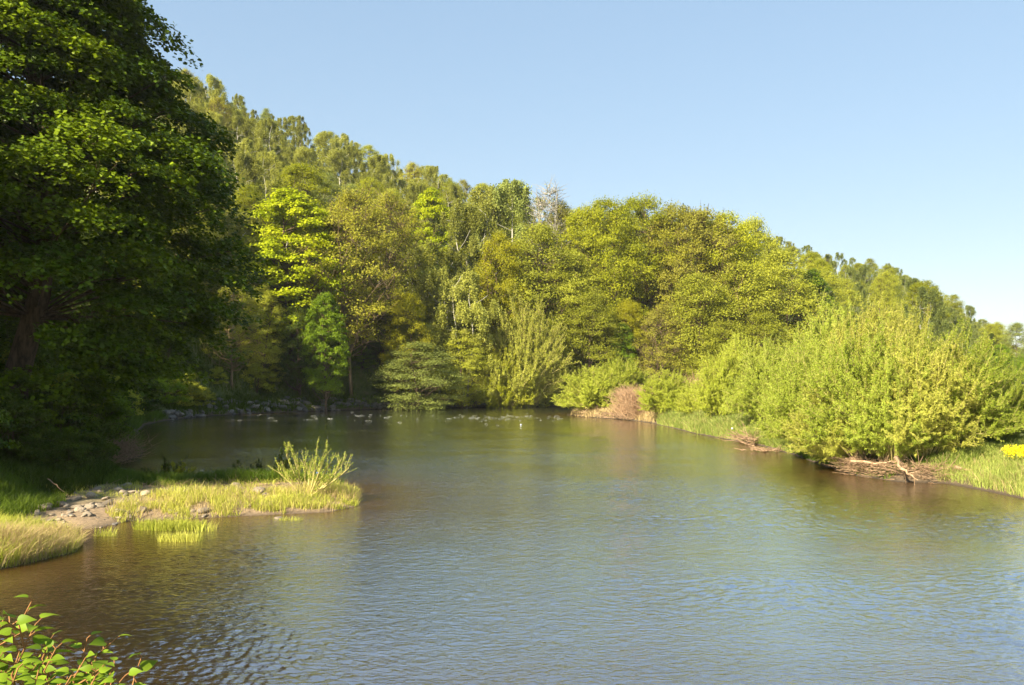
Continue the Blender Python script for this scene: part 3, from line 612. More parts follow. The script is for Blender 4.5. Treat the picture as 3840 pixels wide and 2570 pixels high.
o = empty('maple_tree', (-25.9, 45.5, gz(-25.9, 45.5) - 0.1)); tag(o, 'huge dark green maple filling the left edge, with leaning trunk', 'tree'); obj('trunk', tm, 'bark_brown', o); obj('crown', cm, 'leaf_maple', o)

# ---- willows of the right bank
W = [  # px, depth, top row, leaf, variant, wide, label
 (594, 111, 366, 'leaf_willow_bright', 0, 1.35, 'leftmost willow at the very tip of the right-hand spit'),
 (624, 115, 359, 'leaf_willow_bright', 1, 1.2, 'willow with brushy top behind the tip willow of the spit'),
 (670, 92, 370, 'leaf_willow_bright', 2, 1.15, 'yellow green willow right of the pinkish dead brush'),
 (698, 84, 382, 'leaf_willow_bright', 0, 1.1, 'smaller willow between the dead brush and grassy bank'),
 (742, 78, 336, 'leaf_willow_bright', 1, 0.75, 'tall willow at the back left of the large willow clump'),
 (722, 76, 352, 'leaf_willow_bright', 2, 0.75, 'willow at the left foot of the large clump above the grass'),
 (775, 66, 338, 'leaf_willow', 2, 0.85, 'willow in the large clump, second from its left end'),
 (800, 55.5, 346, 'leaf_willow', 0, 0.70, 'willow leaning over the water at the left of the large clump'),
 (838, 60, 306, 'leaf_willow', 0, 0.72, 'tall willow at the back of the large clump with upright shoots'),
 (872, 52, 304, 'leaf_willow_warm', 2, 0.72, 'warm yellow willow at the top of the large clump'),
 (905, 55, 310, 'leaf_willow_warm', 1, 0.72, 'warm twiggy willow behind the top of the large clump'),
 (846, 44.3, 368, 'leaf_willow_warm', 2, 0.95, 'low willow spreading at the front left above the driftwood'),
 (893, 41.2, 350, 'leaf_willow', 1, 0.82, 'front willow directly above the driftwood'),
 (950, 42.0, 330, 'leaf_willow', 0, 0.9, 'rightmost large willow with straight pale shoots'),
 (985, 50, 366, 'leaf_willow_grey', 1, 0.75, 'pale green willow at the right end behind the large clump'),
 (1012, 55, 388, 'leaf_willow_warm', 2, 0.9, 'low pale willow at the right edge of the picture'),
 (1045, 48, 380, 'leaf_willow', 0, 0.8, 'willow just past the right edge'), (1100, 52, 370, 'leaf_willow', 1, 0.9, 'second willow past the right edge'), (1170, 60, 365, 'leaf_willow_warm', 2, 0.9, 'third willow past the right edge'), (1090, 75, 365, 'leaf_willow_grey', 0, 1.0, 'grey green willow past the right edge'),
 (1000, 43.5, 366, 'leaf_willow', 1, 0.8, 'yellow green willow filling the right end of the clump'),
 (818, 49.5, 345, 'leaf_willow', 1, 0.9, 'rounded willow low in the front left of the large clump'),
 (868, 43.2, 332, 'leaf_willow', 0, 0.9, 'bright willow in the middle of the large clump front'),
 (925, 41, 338, 'leaf_willow_warm', 2, 0.9, 'feathery willow at the front right of the large clump'),
 (925, 72, 344, 'leaf_willow_grey', 0, 0.9, 'grey green willow farther behind the large clump'),
]
for px, y, top, lf, v, wd, lab in W:
    at_px('willow', v, px, y, top, lf, 'stem_willow', lab, cat='willow', wide=wd, sink=0.05)

# ---------------------------------------------------------------- grass
def blades(fn, n, hl, wd, mat, name, label, straw=0.0, lean=0.6, clump=1.4, thr=0.3, dmin=0.0, segs=2):
    P = fn(n); d = sdist(P[:, 0], P[:, 1])
    keep = (d > dmin) & (vn(P[:, 0] * clump + 9, P[:, 1] * clump) + 0.25 * rng.random(len(P)) > thr)
    P = P[keep]; d = d[keep]; n = len(P); z = ground(P[:, 0], P[:, 1], d)
    p0 = np.stack([P[:, 0], P[:, 1], z - 0.03], 1)
    hh = (hl[0] + (hl[1] - hl[0]) * rng.random(n)) * (0.5 + 0.9 * vn(P[:, 0] * 0.8 + 3, P[:, 1] * 0.8 + 5))
    an = rng.random(n) * 2 * PI; ln = lean * rng.random(n)
    dr = np.stack([np.cos(an) * ln, np.sin(an) * ln, np.ones(n)], 1); side = np.stack([-np.sin(an + rng.normal(size=n)), np.cos(an + rng.normal(size=n)), np.zeros(n)], 1) * (wd * (0.6 + 0.8 * rng.random(n)))[:, None]
    p1 = p0 + dr * (hh * 0.55)[:, None]; p2 = p1 + (dr * np.array([2.4, 2.4, 0.75])) * (hh * 0.45)[:, None]
    v = np.clip(0.45 + 0.5 * (vn(P[:, 0] * 0.7, P[:, 1] * 0.7 + 20) - 0.5) + 0.22 * rng.standard_normal(n), 0, 1)
    mbx = MB(); mbx.quads(np.stack([p0 - side / 2, p0 + side / 2, p1 + side * 0.4, p1 - side * 0.4], 1), v)
    mbx.quads(np.stack([p1 - side * 0.4, p1 + side * 0.4, p2 + side * 0.06, p2 - side * 0.06], 1), v)
    return tag(obj(name, mbx.mesh(name), mat), label, 'grass', kind='stuff')
def box(x0, x1, y0, y1): return lambda n: np.stack([x0 + (x1 - x0) * rng.random(n), y0 + (y1 - y0) * rng.random(n)], 1)
def inpoly(poly):
    pl = np.array(poly, float)
    def f(n):
        mn = pl.min(0); mxx = pl.max(0); P = mn + (mxx - mn) * rng.random((n, 2)); ins = np.zeros(n, bool)
        for a, b_ in zip(pl, np.roll(pl, -1, 0)):
            if a[1] != b_[1]: ins ^= ((a[1] > P[:, 1]) != (b_[1] > P[:, 1])) & (P[:, 0] < (b_[0] - a[0]) * (P[:, 1] - a[1]) / (b_[1] - a[1]) + a[0])
        return P[ins]
    return f
spit_front = inpoly([(-13.2, 28.6), (-12.3, 27.8), (-10, 28.5), (-6, 29.8), (-5, 32), (-5.5, 36), (-7.5, 35), (-9, 32.4), (-12.6, 31.5)])
blades(spit_front, 60000, (0.05, 0.42), 0.016, 'grass_fresh', 'grass', 'sunlit yellow green grass along the front of the gravel spit', thr=0.58, clump=2.4)
blades(spit_front, 9000, (0.2, 0.55), 0.012, 'grass_straw', 'dry_grass', 'straw coloured dry stalks in the grass of the gravel spit', thr=0.45, lean=0.5)
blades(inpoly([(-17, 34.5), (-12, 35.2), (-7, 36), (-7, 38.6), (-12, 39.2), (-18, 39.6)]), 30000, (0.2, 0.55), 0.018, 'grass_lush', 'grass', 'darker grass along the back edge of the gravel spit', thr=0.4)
blades(inpoly([(-13, 30.5), (-8, 31.5), (-7, 36), (-17, 35.5), (-17, 31)]), 9000, (0.1, 0.3), 0.014, 'grass_fresh', 'grass', 'thin grass between the stones of the gravel spit', thr=0.58, clump=2)
blades(inpoly([(-12.5, 19), (-11, 22), (-11.2, 24.2), (-12.4, 25.2), (-17, 27), (-22, 26), (-20, 19)]), 80000, (0.2, 0.55), 0.016, 'grass_fresh', 'grass', 'bright grass tussocks on the near left bank', thr=0.2, lean=0.5)
blades(inpoly([(-12.2, 21), (-11.2, 22.4), (-11.6, 24.6), (-12.8, 25), (-13.6, 22)]), 9000, (0.3, 0.7), 0.012, 'grass_straw', 'dry_grass', 'bent straw coloured grass hanging over the near left water edge', thr=0.3, lean=0.9)
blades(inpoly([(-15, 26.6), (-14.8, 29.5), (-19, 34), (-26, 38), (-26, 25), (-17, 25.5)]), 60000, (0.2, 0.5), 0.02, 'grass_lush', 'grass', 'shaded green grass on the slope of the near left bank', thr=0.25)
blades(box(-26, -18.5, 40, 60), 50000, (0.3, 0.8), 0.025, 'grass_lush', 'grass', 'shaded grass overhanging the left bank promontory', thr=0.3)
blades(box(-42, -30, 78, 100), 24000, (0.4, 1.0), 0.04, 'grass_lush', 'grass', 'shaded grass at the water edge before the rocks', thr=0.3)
blades(inpoly([(18.5, 39.5), (19, 37), (19.2, 33), (24, 27), (34, 27), (32, 42), (22, 45)]), 110000, (0.25, 0.6), 0.02, 'grass_green', 'grass', 'tall bright grass on the bank at the right edge', thr=0.12)
blades(inpoly([(15, 58), (14, 75), (13.5, 90), (20, 92), (26, 75), (24, 58)]), 120000, (0.35, 0.9), 0.04, 'grass_green', 'grass', 'sunny grass slope between the small and the large willows', thr=0.1)
blades(inpoly([(7, 112), (9, 106), (12, 100), (14, 92), (20, 92), (20, 116), (10, 120)]), 26000, (0.3, 0.8), 0.05, 'grass_straw', 'dry_grass', 'pale dry grass at the foot of the spit willows', thr=0.3)
blades(box(-34, 20, 118, 158), 60000, (0.3, 0.9), 0.06, 'grass_lush', 'ground_cover', 'dark ground cover along the foot of the far bank', thr=0.45)
blades(inpoly([(14.5, 66), (15.5, 60), (15, 50), (15, 42), (17, 39.8), (22, 39), (26, 46), (22, 64)]), 70000, (0.2, 0.6), 0.03, 'grass_lush', 'ground_cover', 'grass and weeds on the bank under the large willow clump', thr=0.2)
blades(inpoly([(15.8, 66), (16.6, 60), (16.4, 54), (18, 54), (18.6, 60), (17.5, 67)]), 12000, (0.3, 0.8), 0.03, 'grass_green', 'grass', 'bright grass fringe at the waterline below the large willow clump', thr=0.25, lean=0.7)
blades(inpoly([(-60, 95), (-38, 104), (-37, 112), (-24, 136), (-28, 150), (-70, 140)]), 90000, (0.4, 1.2), 0.09, 'leaf_dark', 'ground_cover', 'dark weeds covering the slope above the boulders', thr=0.2)
blades(inpoly([(-30, 34), (-19, 34), (-20, 46), (-26, 62), (-38, 78), (-50, 60)]), 80000, (0.3, 0.9), 0.05, 'leaf_dark', 'ground_cover', 'dark weeds under the big maple', thr=0.2)
blades(inpoly([(-15.6, 31), (-16.3, 37), (-19.5, 41.5), (-25, 42), (-22, 33)]), 30000, (0.2, 0.7), 0.03, 'leaf_dark', 'ground_cover', 'dark weeds on the low bank behind the sandy patch', thr=0.2)
blades(inpoly([(18.5, 39), (19, 36), (19.2, 33), (24, 27), (34, 27), (32, 42)]), 16000, (0.25, 0.7), 0.014, 'grass_straw', 'dry_grass', 'straw stalks mixed in the bright grass at the right edge', thr=0.4, lean=0.9)
blades(inpoly([(14.6, 58), (14, 75), (13.5, 90), (18, 92), (22, 75), (20, 58)]), 14000, (0.3, 0.9), 0.03, 'grass_straw', 'dry_grass', 'dry stalks in the sunny grass slope between the willows', thr=0.5, lean=0.8)
# tufts standing in the water by the spit
def tuft(x, y, rx, ry, n, hl, label):
    a = rng.random(n) * 2 * PI; rr = np.sqrt(rng.random(n)); P = np.stack([x + rx * rr * np.cos(a), y + ry * rr * np.sin(a)], 1)
    p0 = np.stack([P[:, 0], P[:, 1], -0.1 * np.ones(n)], 1); hh = hl[0] + (hl[1] - hl[0]) * rng.random(n)
    an = rng.random(n) * 2 * PI; ln = 0.5 * rng.random(n); dr = np.stack([np.cos(an) * ln, np.sin(an) * ln, np.ones(n)], 1)
    sd = np.stack([-np.sin(an), np.cos(an), np.zeros(n)], 1) * 0.016; p1 = p0 + dr * hh[:, None] * 0.6; p2 = p1 + dr * np.array([2, 2, 0.7]) * hh[:, None] * 0.4
    v = np.clip(0.55 + 0.25 * rng.standard_normal(n), 0, 1); mbx = MB()
    mbx.quads(np.stack([p0 - sd / 2, p0 + sd / 2, p1 + sd * 0.4, p1 - sd * 0.4], 1), v); mbx.quads(np.stack([p1 - sd * 0.4, p1 + sd * 0.4, p2 + sd * 0.05, p2 - sd * 0.05], 1), v)
    o = obj('grass_tuft', mbx.mesh('grass_tuft'), 'grass_fresh'); tag(o, label, 'grass tuft')
for px, py, rx, ry, nn, hl, lab in [(170, 529, 1.1, 0.35, 1500, (0.25, 0.5), 'wider grass tuft standing in the water before the spit'), (179, 541, 0.62, 0.22, 700, (0.2, 0.42), 'nearest small grass tuft rising from the water'),
        (104, 536, 0.35, 0.12, 90, (0.25, 0.45), 'sparse reed blades in the shallow by the sandy patch'), (205, 531, 0.3, 0.2, 60, (0.3, 0.5), 'few brown blades right of the wide water tuft'), (288, 520, 0.5, 0.15, 70, (0.15, 0.3), 'faint grass blades in water below the spit willow')]:
    x, y = GP(px, py); tuft(x, y, rx, ry, nn, hl, lab)

# ---------------------------------------------------------------- stones
def rock_mesh(seed):
    r = np.random.default_rng(seed); n = 5; k = np.linspace(-1, 1, n); A, Bq = np.meshgrid(k, k); mbx = MB()
    D = nrm(r.normal(size=(9, 3))); lim = 0.62 + 0.25 * r.random(9); allq = []
    for ax in range(3):
        for sgn in (-1, 1):
            P = np.zeros((n, n, 3)); P[..., ax] = sgn; P[..., (ax + 1) % 3] = A * sgn; P[..., (ax + 2) % 3] = Bq
            P = nrm(P)
            for dd, l in zip(D, lim):                      # flat facets cut into the stone
                h = (P * dd).sum(-1, keepdims=True); P = P - dd * np.maximum(h - l, 0)
            P = P * np.array([1, 0.75, 0.5]); q_ = np.arange(n * n).reshape(n, n)
            mbx.add(P.reshape(-1, 3), np.stack([q_[:-1, :-1], q_[:-1, 1:], q_[1:, 1:], q_[1:, :-1]], -1).reshape(-1, 4), 0.5)
    return mbx.mesh('stone')
ROCK = [rock_mesh(200 + i) for i in range(6)]
def stone(name, x, y, s, mat, label, cat, group, dz=0.0, z=None):
    o = obj(name, ROCK[int(rng.integers(6))], mat); o.location = (x, y, (max(gz(x, y), -0.05) if z is None else z) + s * 0.15 + dz)
    o.rotation_euler = (rng.normal() * 0.25, rng.normal() * 0.25, rng.random() * 6.28); o.scale = (s, s * (0.8 + 0.4 * rng.random()), s * (0.7 + 0.5 * rng.random()))
    tag(o, label, cat, group)
for i in range(90):
    if i < 55: x = -17 + 9.5 * rng.random(); y = 29.0 + 6.5 * rng.random() * (0.5 + 0.5 * rng.random())
    else: x = -15.5 + 3.4 * rng.random(); y = 27.6 + 2.4 * rng.random()
    if float(sdist([x], [y])[0]) < 0.1: continue
    stone('river_stone', x, y, 0.08 + 0.22 * rng.random() ** 2, 'stone_pale', 'pale flat river stone lying on the gravel spit', 'stone', 'river stones on the gravel spit')
for i in range(70):
    x = -14.6 + 2.6 * rng.random(); y = 27.0 + 2.6 * rng.random()
    if float(sdist([x], [y])[0]) > -0.15: stone('river_stone', x, y, 0.035 + 0.10 * rng.random() ** 2, ['stone_pale', 'stone_grey'][i % 2], 'small cobble on the sandy patch beside the near left bank', 'stone', 'cobbles on the sandy patch')
for px, py, s, lab in [(258, 504, 0.42, 'biggest tan stone in the grass of the spit'), (235, 497, 0.3, 'white-topped stone left of the big tan stone'), (279, 518, 0.2, 'low brown stone at the waterline below the big tan stone'),
                       (337, 497, 0.25, 'pale stone at the water edge right of the willow roots'), (325, 499, 0.2, 'small stone under the willow roots')]:
    x, y = GP(px, py); stone('river_stone', x, y, s, 'stone_pale', lab, 'stone', None)
for i in range(70):
    a = rng.random(); x = -19.5 + 2.6 * a + rng.normal() * 0.5; y = 43.5 - 4.5 * a + rng.normal() * 0.5
    stone('bank_stone', x, y, 0.12 + 0.3 * rng.random(), 'stone_grey', 'grey angular stone in the shaded heap where bank meets spit', 'stone', 'stones heaped at the root of the spit')
seg = np.array([(-38.6, 100), (-38.3, 110), (-34, 121), (-29, 127.4), (-24.3, 133), (-18, 137.8), (-12, 142.6), (-2, 146.4)])
for i in range(240):
    tpos = (i + rng.random()) / 240 * (len(seg) - 1) * (0.9 if i % 3 else 1.0); k = min(int(tpos), len(seg) - 2); f = tpos - k
    p = seg[k] * (1 - f) + seg[k + 1] * f; up = rng.random() * (2.6 if 1 < tpos < 4.5 else 1.0)
    e = seg[k + 1] - seg[k]; nv = np.array([-e[1], e[0]]) / np.hypot(*e)
    x, y = p + nv * (up * 1.2 - 0.1); stone('boulder', x, y, 0.25 + 0.5 * rng.random(), 'stone_grey', 'grey boulder in the rubble edging of the far left bank', 'boulder', 'boulders edging the far left bank')

# ---------------------------------------------------------------- dead wood
def sticks(name, n, fn, L, rad, mat, label, cat, kind=None, flat=0.3, dirb=None):
    P = fn(n); mbx = MB()
    d = rdir(n); d[:, 2] = np.abs(d[:, 2]) * flat
    if dirb is not None: d = d + np.array(dirb)
    d = nrm(d); l = L[0] + (L[1] - L[0]) * rng.random(n)
    P1 = P + d * l[:, None] * 0.5 + rng.normal(size=P.shape) * 0.06 * l[:, None]; P2 = P + d * l[:, None]
    mbx.tubes(P, P1, P2, rad * (0.5 + rng.random(n)), rad * 0.3, 4, np.clip(0.5 + 0.3 * rng.standard_normal(n), 0, 1))
    return tag(obj(name, mbx.mesh(name, True), mat), label, cat, kind=kind)
def edge_pts(line, off, zr):
    ln = np.array(line, float)
    def f(n):
        tpos = rng.random(n) * (len(ln) - 1.001); k = tpos.astype(int); q_ = ln[k] + (ln[k + 1] - ln[k]) * (tpos - k)[:, None]
        q_ = q_ + rng.normal(size=(n, 2)) * off; return np.stack([q_[:, 0], q_[:, 1], zr[0] + (zr[1] - zr[0]) * rng.random(n)], 1)
    return f
sticks('driftwood_pile', 1100, edge_pts([(16.7, 43.5), (16.5, 42), (17.4, 39.9), (19.2, 39.1)], 0.30, (0.0, 0.7)), (0.3, 1.2), 0.014, 'wood_dead', 'tangled pile of dead sticks under the front willows', 'driftwood')
sticks('driftwood_pile', 160, edge_pts([(16.4, 64), (17.0, 61)], 0.35, (0.0, 0.5)), (0.5, 1.6), 0.025, 'wood_dead', 'small heap of dead sticks on the grassy water edge', 'driftwood')
sticks('driftwood_pile', 260, edge_pts([(9, 110), (11.5, 104), (13.5, 98)], 0.5, (0.1, 0.6)), (0.6, 1.6), 0.03, 'wood_dead', 'pale dead sticks along the waterline of the spit tip', 'driftwood')
sticks('dead_brush', 3600, edge_pts([(13.2, 103), (14.6, 98)], 0.8, (0.1, 3.0)), (0.6, 1.7), 0.018, 'twigs_red', 'low mound of pinkish tan leafless brush between the spit willows', 'brush', flat=0.8, dirb=(-0.2, -0.2, 0.2))
sticks('dead_brush', 1200, edge_pts([(22, 108), (27, 104)], 1.2, (1.0, 4.2)), (0.9, 2.4), 0.02, 'twigs_red', 'reddish brush top behind the yellow green spit willow', 'brush', flat=0.9, dirb=(0, 0, 0.6))
sticks('dead_brush', 700, edge_pts([(-26.5, 50), (-24.5, 49)], 0.5, (1.5, 2.2)), (0.6, 1.6), 0.012, 'twigs_red', 'rusty dry stems caught by sun on the dark left bank', 'brush', flat=0.5, dirb=(0.7, 0, 0.1))
sticks('driftwood_pile', 420, edge_pts([(-15, 33), (-12, 34.5), (-9, 35)], 0.9, (0.3, 0.45)), (0.15, 0.7), 0.012, 'wood_dead', 'scattered brown flood debris in the middle of the gravel spit', 'driftwood')
sticks('dead_brush', 900, edge_pts([(-20.5, 44), (-22, 50)], 0.6, (0.1, 1.0)), (0.5, 1.5), 0.012, 'wood_dead', 'dark tangle of twigs above the shaded stones', 'brush', flat=0.7)
def branch(pts, r0, label, sub=6, L=0.8, name='fallen_branch'):
    pts = np.array(pts, float); k = np.linspace(0, 1, 9); src = np.linspace(0, 1, len(pts))
    path = np.stack([np.interp(k, src, pts[:, j]) for j in range(3)], 1) + rng.normal(size=(9, 3)) * r0 * 0.6
    mbx = MB(); mbx.tube(path, r0 * (1 - 0.75 * k), 7)
    if sub:
        s_ = path[rng.integers(3, 9, sub)]; d = nrm(rdir(sub) + nrm(path[-1] - path[0])); e = s_ + d * L * (0.5 + rng.random((sub, 1))); mbx.tubes(s_, (s_ + e) / 2 + rng.normal(size=e.shape) * 0.05, e, r0 * 0.35, 0.004, 4)
    tag(obj(name, mbx.mesh(name, True), 'wood_dead'), label, 'branch')
def G3(px, y, py): return (PX(px, y), y, ZP(py, y))
branch([G3(893, 38.6, 459), G3(905, 38.3, 471), G3(917, 37.9, 479)], 0.09, 'bare pale branch slanting into the water below the front willow', 3)
branch([G3(850, 41, 461), G3(875, 40, 463), G3(897, 39.4, 461)], 0.07, 'horizontal dead limb left of the slanting branch', 4)
branch([G3(955, 39, 466), G3(965, 38.6, 470), G3(975, 38.4, 473)], 0.09, 'thick broken stub at the right end of the driftwood', 0)
branch([G3(250, 37, 470), G3(275, 36.6, 479), G3(300, 36.2, 488)], 0.035, 'leafless bough lying across the back of the gravel spit', 12, 1.1)
branch([G3(48, 31.5, 479), G3(64, 31, 492)], 0.02, 'thin bleached stick leaning on the near left bank', 0)
branch([G3(112, 26.3, 535), G3(121, 26.2, 536)], 0.025, 'short stick floating beside the sandy patch', 0)
branch([G3(345, 31.6, 512), G3(349, 31.5, 503)], 0.01, 'thin pale twig sticking from water at the tip of the gravel spit', 1, 0.3)
x0, y0 = GP(765, 452)
sticks('floating_debris', 60, lambda n: np.stack([x0 + rng.normal(size=n) * 0.45, y0 + rng.normal(size=n) * 0.25, 0.02 + 0.15 * rng.random(n)], 1), (0.3, 0.9), 0.025, 'wood_dead', 'snag of sticks caught in the river off the large willow clump', 'driftwood')

# ---------------------------------------------------------------- spit willow and small shrubs
def open_shrub(name, base, stems, leaf, label, shoots=9, nl=42, L=0.11, cat='willow', r0=0.03, sub=0.55, mat_st='stem_willow'):
    st = MB(); lf = MB()
    for (tx, ty, tz) in stems:
        tip = np.array((tx, ty, tz)); b0 = np.array((rng.normal() * 0.05, rng.normal() * 0.05, -0.1)); mid = b0 * 0.5 + tip * 0.5 + np.array([0, 0, -0.06 * np.linalg.norm(tip)]) + rng.normal(size=3) * 0.03
        k = np.linspace(0, 1, 7)[:, None]; path = (1 - k) ** 2 * b0 + 2 * k * (1 - k) * mid + k ** 2 * tip; st.tube(path, r0 * (1.05 - k[:, 0] * 0.9), 5)
        n = shoots; tt = (0.35 + 0.65 * rng.random(n))[:, None]; p0 = (1 - tt) ** 2 * b0 + 2 * tt * (1 - tt) * mid + tt ** 2 * tip
        dr = nrm(nrm(tip - b0) * 0.5 + np.array([0, 0, 0.8]) + rng.normal(size=(n, 3)) * 0.28); l_ = (sub * (0.5 + 0.7 * rng.random(n)))[:, None]
        p2 = p0 + dr * l_; st.tubes(p0, (p0 + p2) / 2 + rng.normal(size=p0.shape) * 0.02, p2, 0.009, 0.004, 4)
        kk = (0.25 + 0.75 * rng.random((n, nl)))[..., None]; Q = (p0[:, None] * (1 - kk) + p2[:, None] * kk + rng.normal(size=(n, nl, 3)) * 0.022).reshape(-1, 3); D = np.repeat(dr, nl, 0)
        lf.leaves(Q, rng.normal(size=Q.shape) + np.array([-0.3, -0.4, 0.5]), D + rng.normal(size=Q.shape) * 0.55, L * (0.6 + 0.6 * rng.random(len(Q))), L * 0.3, np.clip(0.5 + 0.25 * rng.standard_normal(len(Q)), 0, 1))
    o = empty(name, base); tag(o, label, cat); obj('stems', st.mesh(name + '_stems', True), mat_st, o); obj('foliage', lf.mesh(name + '_foliage'), leaf, o)
bx, by = GP(308, 503); bz = gz(bx, by)
def rel(px, py, dy=0.0): y = by + dy; return (PX(px, y) - bx, dy, ZP(py, y) - bz)
open_shrub('willow_bush', (bx, by, bz), [rel(317, 448), rel(327, 450, 0.5), rel(335, 455, -0.3), rel(345, 462, 0.2), rel(349, 468, -0.4), rel(343, 474, 0.6), rel(322, 462, -0.5), rel(310, 466, 0.7), rel(330, 480, -0.6), rel(340, 468, 1)],
           'leaf_willow', 'young willow with leaning stem on the tip of the gravel spit', shoots=12, r0=0.045, L=0.08, nl=22)
b2x, b2y = GP(303, 500); bx, by = b2x, b2y; bz = gz(bx, by)
open_shrub('willow_bush', (bx, by, bz), [rel(286, 455), rel(292, 452, 0.4), rel(281, 468, -0.3), rel(299, 465, 0.3), rel(305, 462, -0.2), rel(278, 472, 0.2)], 'leaf_willow', 'smaller upright willow just left of the leaning spit willow', shoots=11, r0=0.028, L=0.08, nl=22)
for px, y, top, wdt, lf, lab in [(164, 37.6, 462, 0.9, 'leaf_dark', 'small dark shrub at the back of the gravel spit, left half'), (180, 37.9, 466, 0.7, 'leaf_oak', 'wispy shrub right of the small dark spit shrub'),
                                 (262, 38, 462, 1.0, 'leaf_dark', 'dark wispy shrub behind the leafless bough'), (283, 38.2, 456, 0.5, 'leaf_dark', 'thin dark sapling behind the smaller spit willow')]:
    bx, by = PX(px, y), y; bz = gz(bx, by); H = ZP(top, y) - bz
    open_shrub('shrub', (bx, by, bz), [(wdt * rng.normal() * 0.5, wdt * rng.normal() * 0.4, H * (0.6 + 0.5 * rng.random())) for _ in range(8)], lf, lab, shoots=6, nl=24, L=0.1, cat='shrub', r0=0.014, sub=0.3, mat_st='bark_brown')
# pieces of litter
def scrap(loc, s, mat, name, label):
    r = np.random.default_rng(int(abs(loc[0] * 10))); P = rock_mesh(int(abs(loc[1] * 7)) + 3); o = obj(name, P, mat); o.location = loc; o.scale = (s, s * 0.5, s * 0.8); o.rotation_euler = (0.4, 0.2, 1); tag(o, label, 'litter')
scrap(G3(318, 32.2, 473), 0.09, 'plastic_blue', 'plastic_scrap', 'blue plastic scrap caught in the young spit willow')
scrap(G3(732.6, 66, 428.6), 0.2, 'plastic_white', 'plastic_scrap', 'white plastic scrap on the stick heap of the grassy bank')
x0, y0 = GP(582, 414.5); scrap((x0, y0, gz(x0, y0) + 0.15), 0.28, 'plastic_white', 'plastic_scrap', 'white litter at the waterline of the spit tip')
x0, y0 = GP(521, 425); scrap((x0, y0, 0.05), 0.2, 'plastic_white', 'foam_lump', 'white lump floating mid river below the riffle')

# broken water over the riffle
n = 110; cx_ = np.array([-30, -22, -12, -2, 3])[rng.integers(5, size=n)] + rng.normal(size=n) * 4.5; cy_ = 108 + 0.12 * cx_ + rng.normal(size=n) * 5.5
cx_[:40] = -9 + 15 * rng.random(40); cy_[:40] = 105 + rng.normal(size=40) * 5.5
ok = sdist(cx_, cy_) < -1.0; cx_, cy_ = cx_[ok], cy_[ok]; n = len(cx_); l_ = 0.10 + 0.30 * rng.random(n) ** 2
P1 = np.stack([cx_, cy_, 0.03 + 0.03 * rng.random(n)], 1); dx = np.stack([l_, rng.normal(size=n) * 0.15, 0 * l_ - 0.05], 1); dx2 = np.stack([-l_, rng.normal(size=n) * 0.15, 0 * l_ - 0.05], 1)
mb = MB(); mb.tubes(P1 + dx2, P1, P1 + dx, 0.004 + 0.009 * rng.random(n), 0.004, 5)
tag(obj('white_water', mb.mesh('white_water', True), 'foam'), 'white flecks of broken water across the shallow riffle', 'foam', kind='stuff')
# flowers on the right edge
def flowers(px, y, label):
    x = PX(px, y); z0 = gz(x, y); n = 20; st = MB(); fl = MB()
    p0 = np.stack([rng.normal(size=n) * 0.12, rng.normal(size=n) * 0.12, -0.05 * np.ones(n)], 1); p2 = p0 * 1.5 + np.array([0, 0, 1]) * (0.62 + 0.28 * rng.random(n))[:, None]
    st.tubes(p0, (p0 + p2) / 2 + rng.normal(size=p0.shape) * 0.03, p2, 0.008, 0.004, 4)
    Q = rng.normal(size=(26, 3)) * np.array([0.05, 0.05, 0.09]); fl.leaves(Q, rng.normal(size=Q.shape) + [0, -0.4, 0.5], rng.normal(size=Q.shape), 0.06, 0.05, rng.random(len(Q)))
    o = empty('flowering_plant', (x, y, z0)); tag(o, label, 'flower'); obj('stems', st.mesh('flower_stems', True), 'grass_lush', o); fm_ = fl.mesh('flower_head')
    for q_ in p2[:34]: h_ = obj('flower_head', fm_, 'petal_yellow', o); h_.location = q_; h_.rotation_euler = (0, 0, rng.random() * 6)
flowers(1013, 36.8, 'yellow flowering plant in the grass at the right edge'); flowers(1023, 36.4, 'second yellow flowering plant, cut by the right edge')

# ---------------------------------------------------------------- knotweed in the foreground
def leaf_geo(mbx, base, dr, nor, L, Wd, v):
    dr = dr / np.linalg.norm(dr); nor = nor - dr * (nor @ dr); nor /= np.linalg.norm(nor); sd = np.cross(dr, nor)
    ts = np.array([0, 0.06, 0.18, 0.35, 0.55, 0.75, 0.9, 1.0]); ws = np.array([0.22, 0.74, 1.0, 0.93, 0.70, 0.38, 0.13, 0.0]); cur = (-0.12 - 0.25 * rng.random()) * ts ** 2
    back = np.array([-0.05, -0.04, 0, 0, 0, 0, 0, 0])
    mid = base + dr * (ts * L)[:, None] + nor * (cur * L)[:, None]
    lft = mid + sd * (ws * Wd / 2)[:, None] + nor * (ws * Wd * 0.14)[:, None] + dr * (back * L)[:, None]; rgt = mid - sd * (ws * Wd / 2)[:, None] + nor * (ws * Wd * 0.14)[:, None] + dr * (back * L)[:, None]
    n = len(ts); V = np.concatenate([lft, mid, rgt]); Q = []
    for i in range(n - 1): Q += [(i, i + 1, n + i + 1, n + i), (n + i, n + i + 1, 2 * n + i + 1, 2 * n + i)]
    mbx.add(V, Q, v)
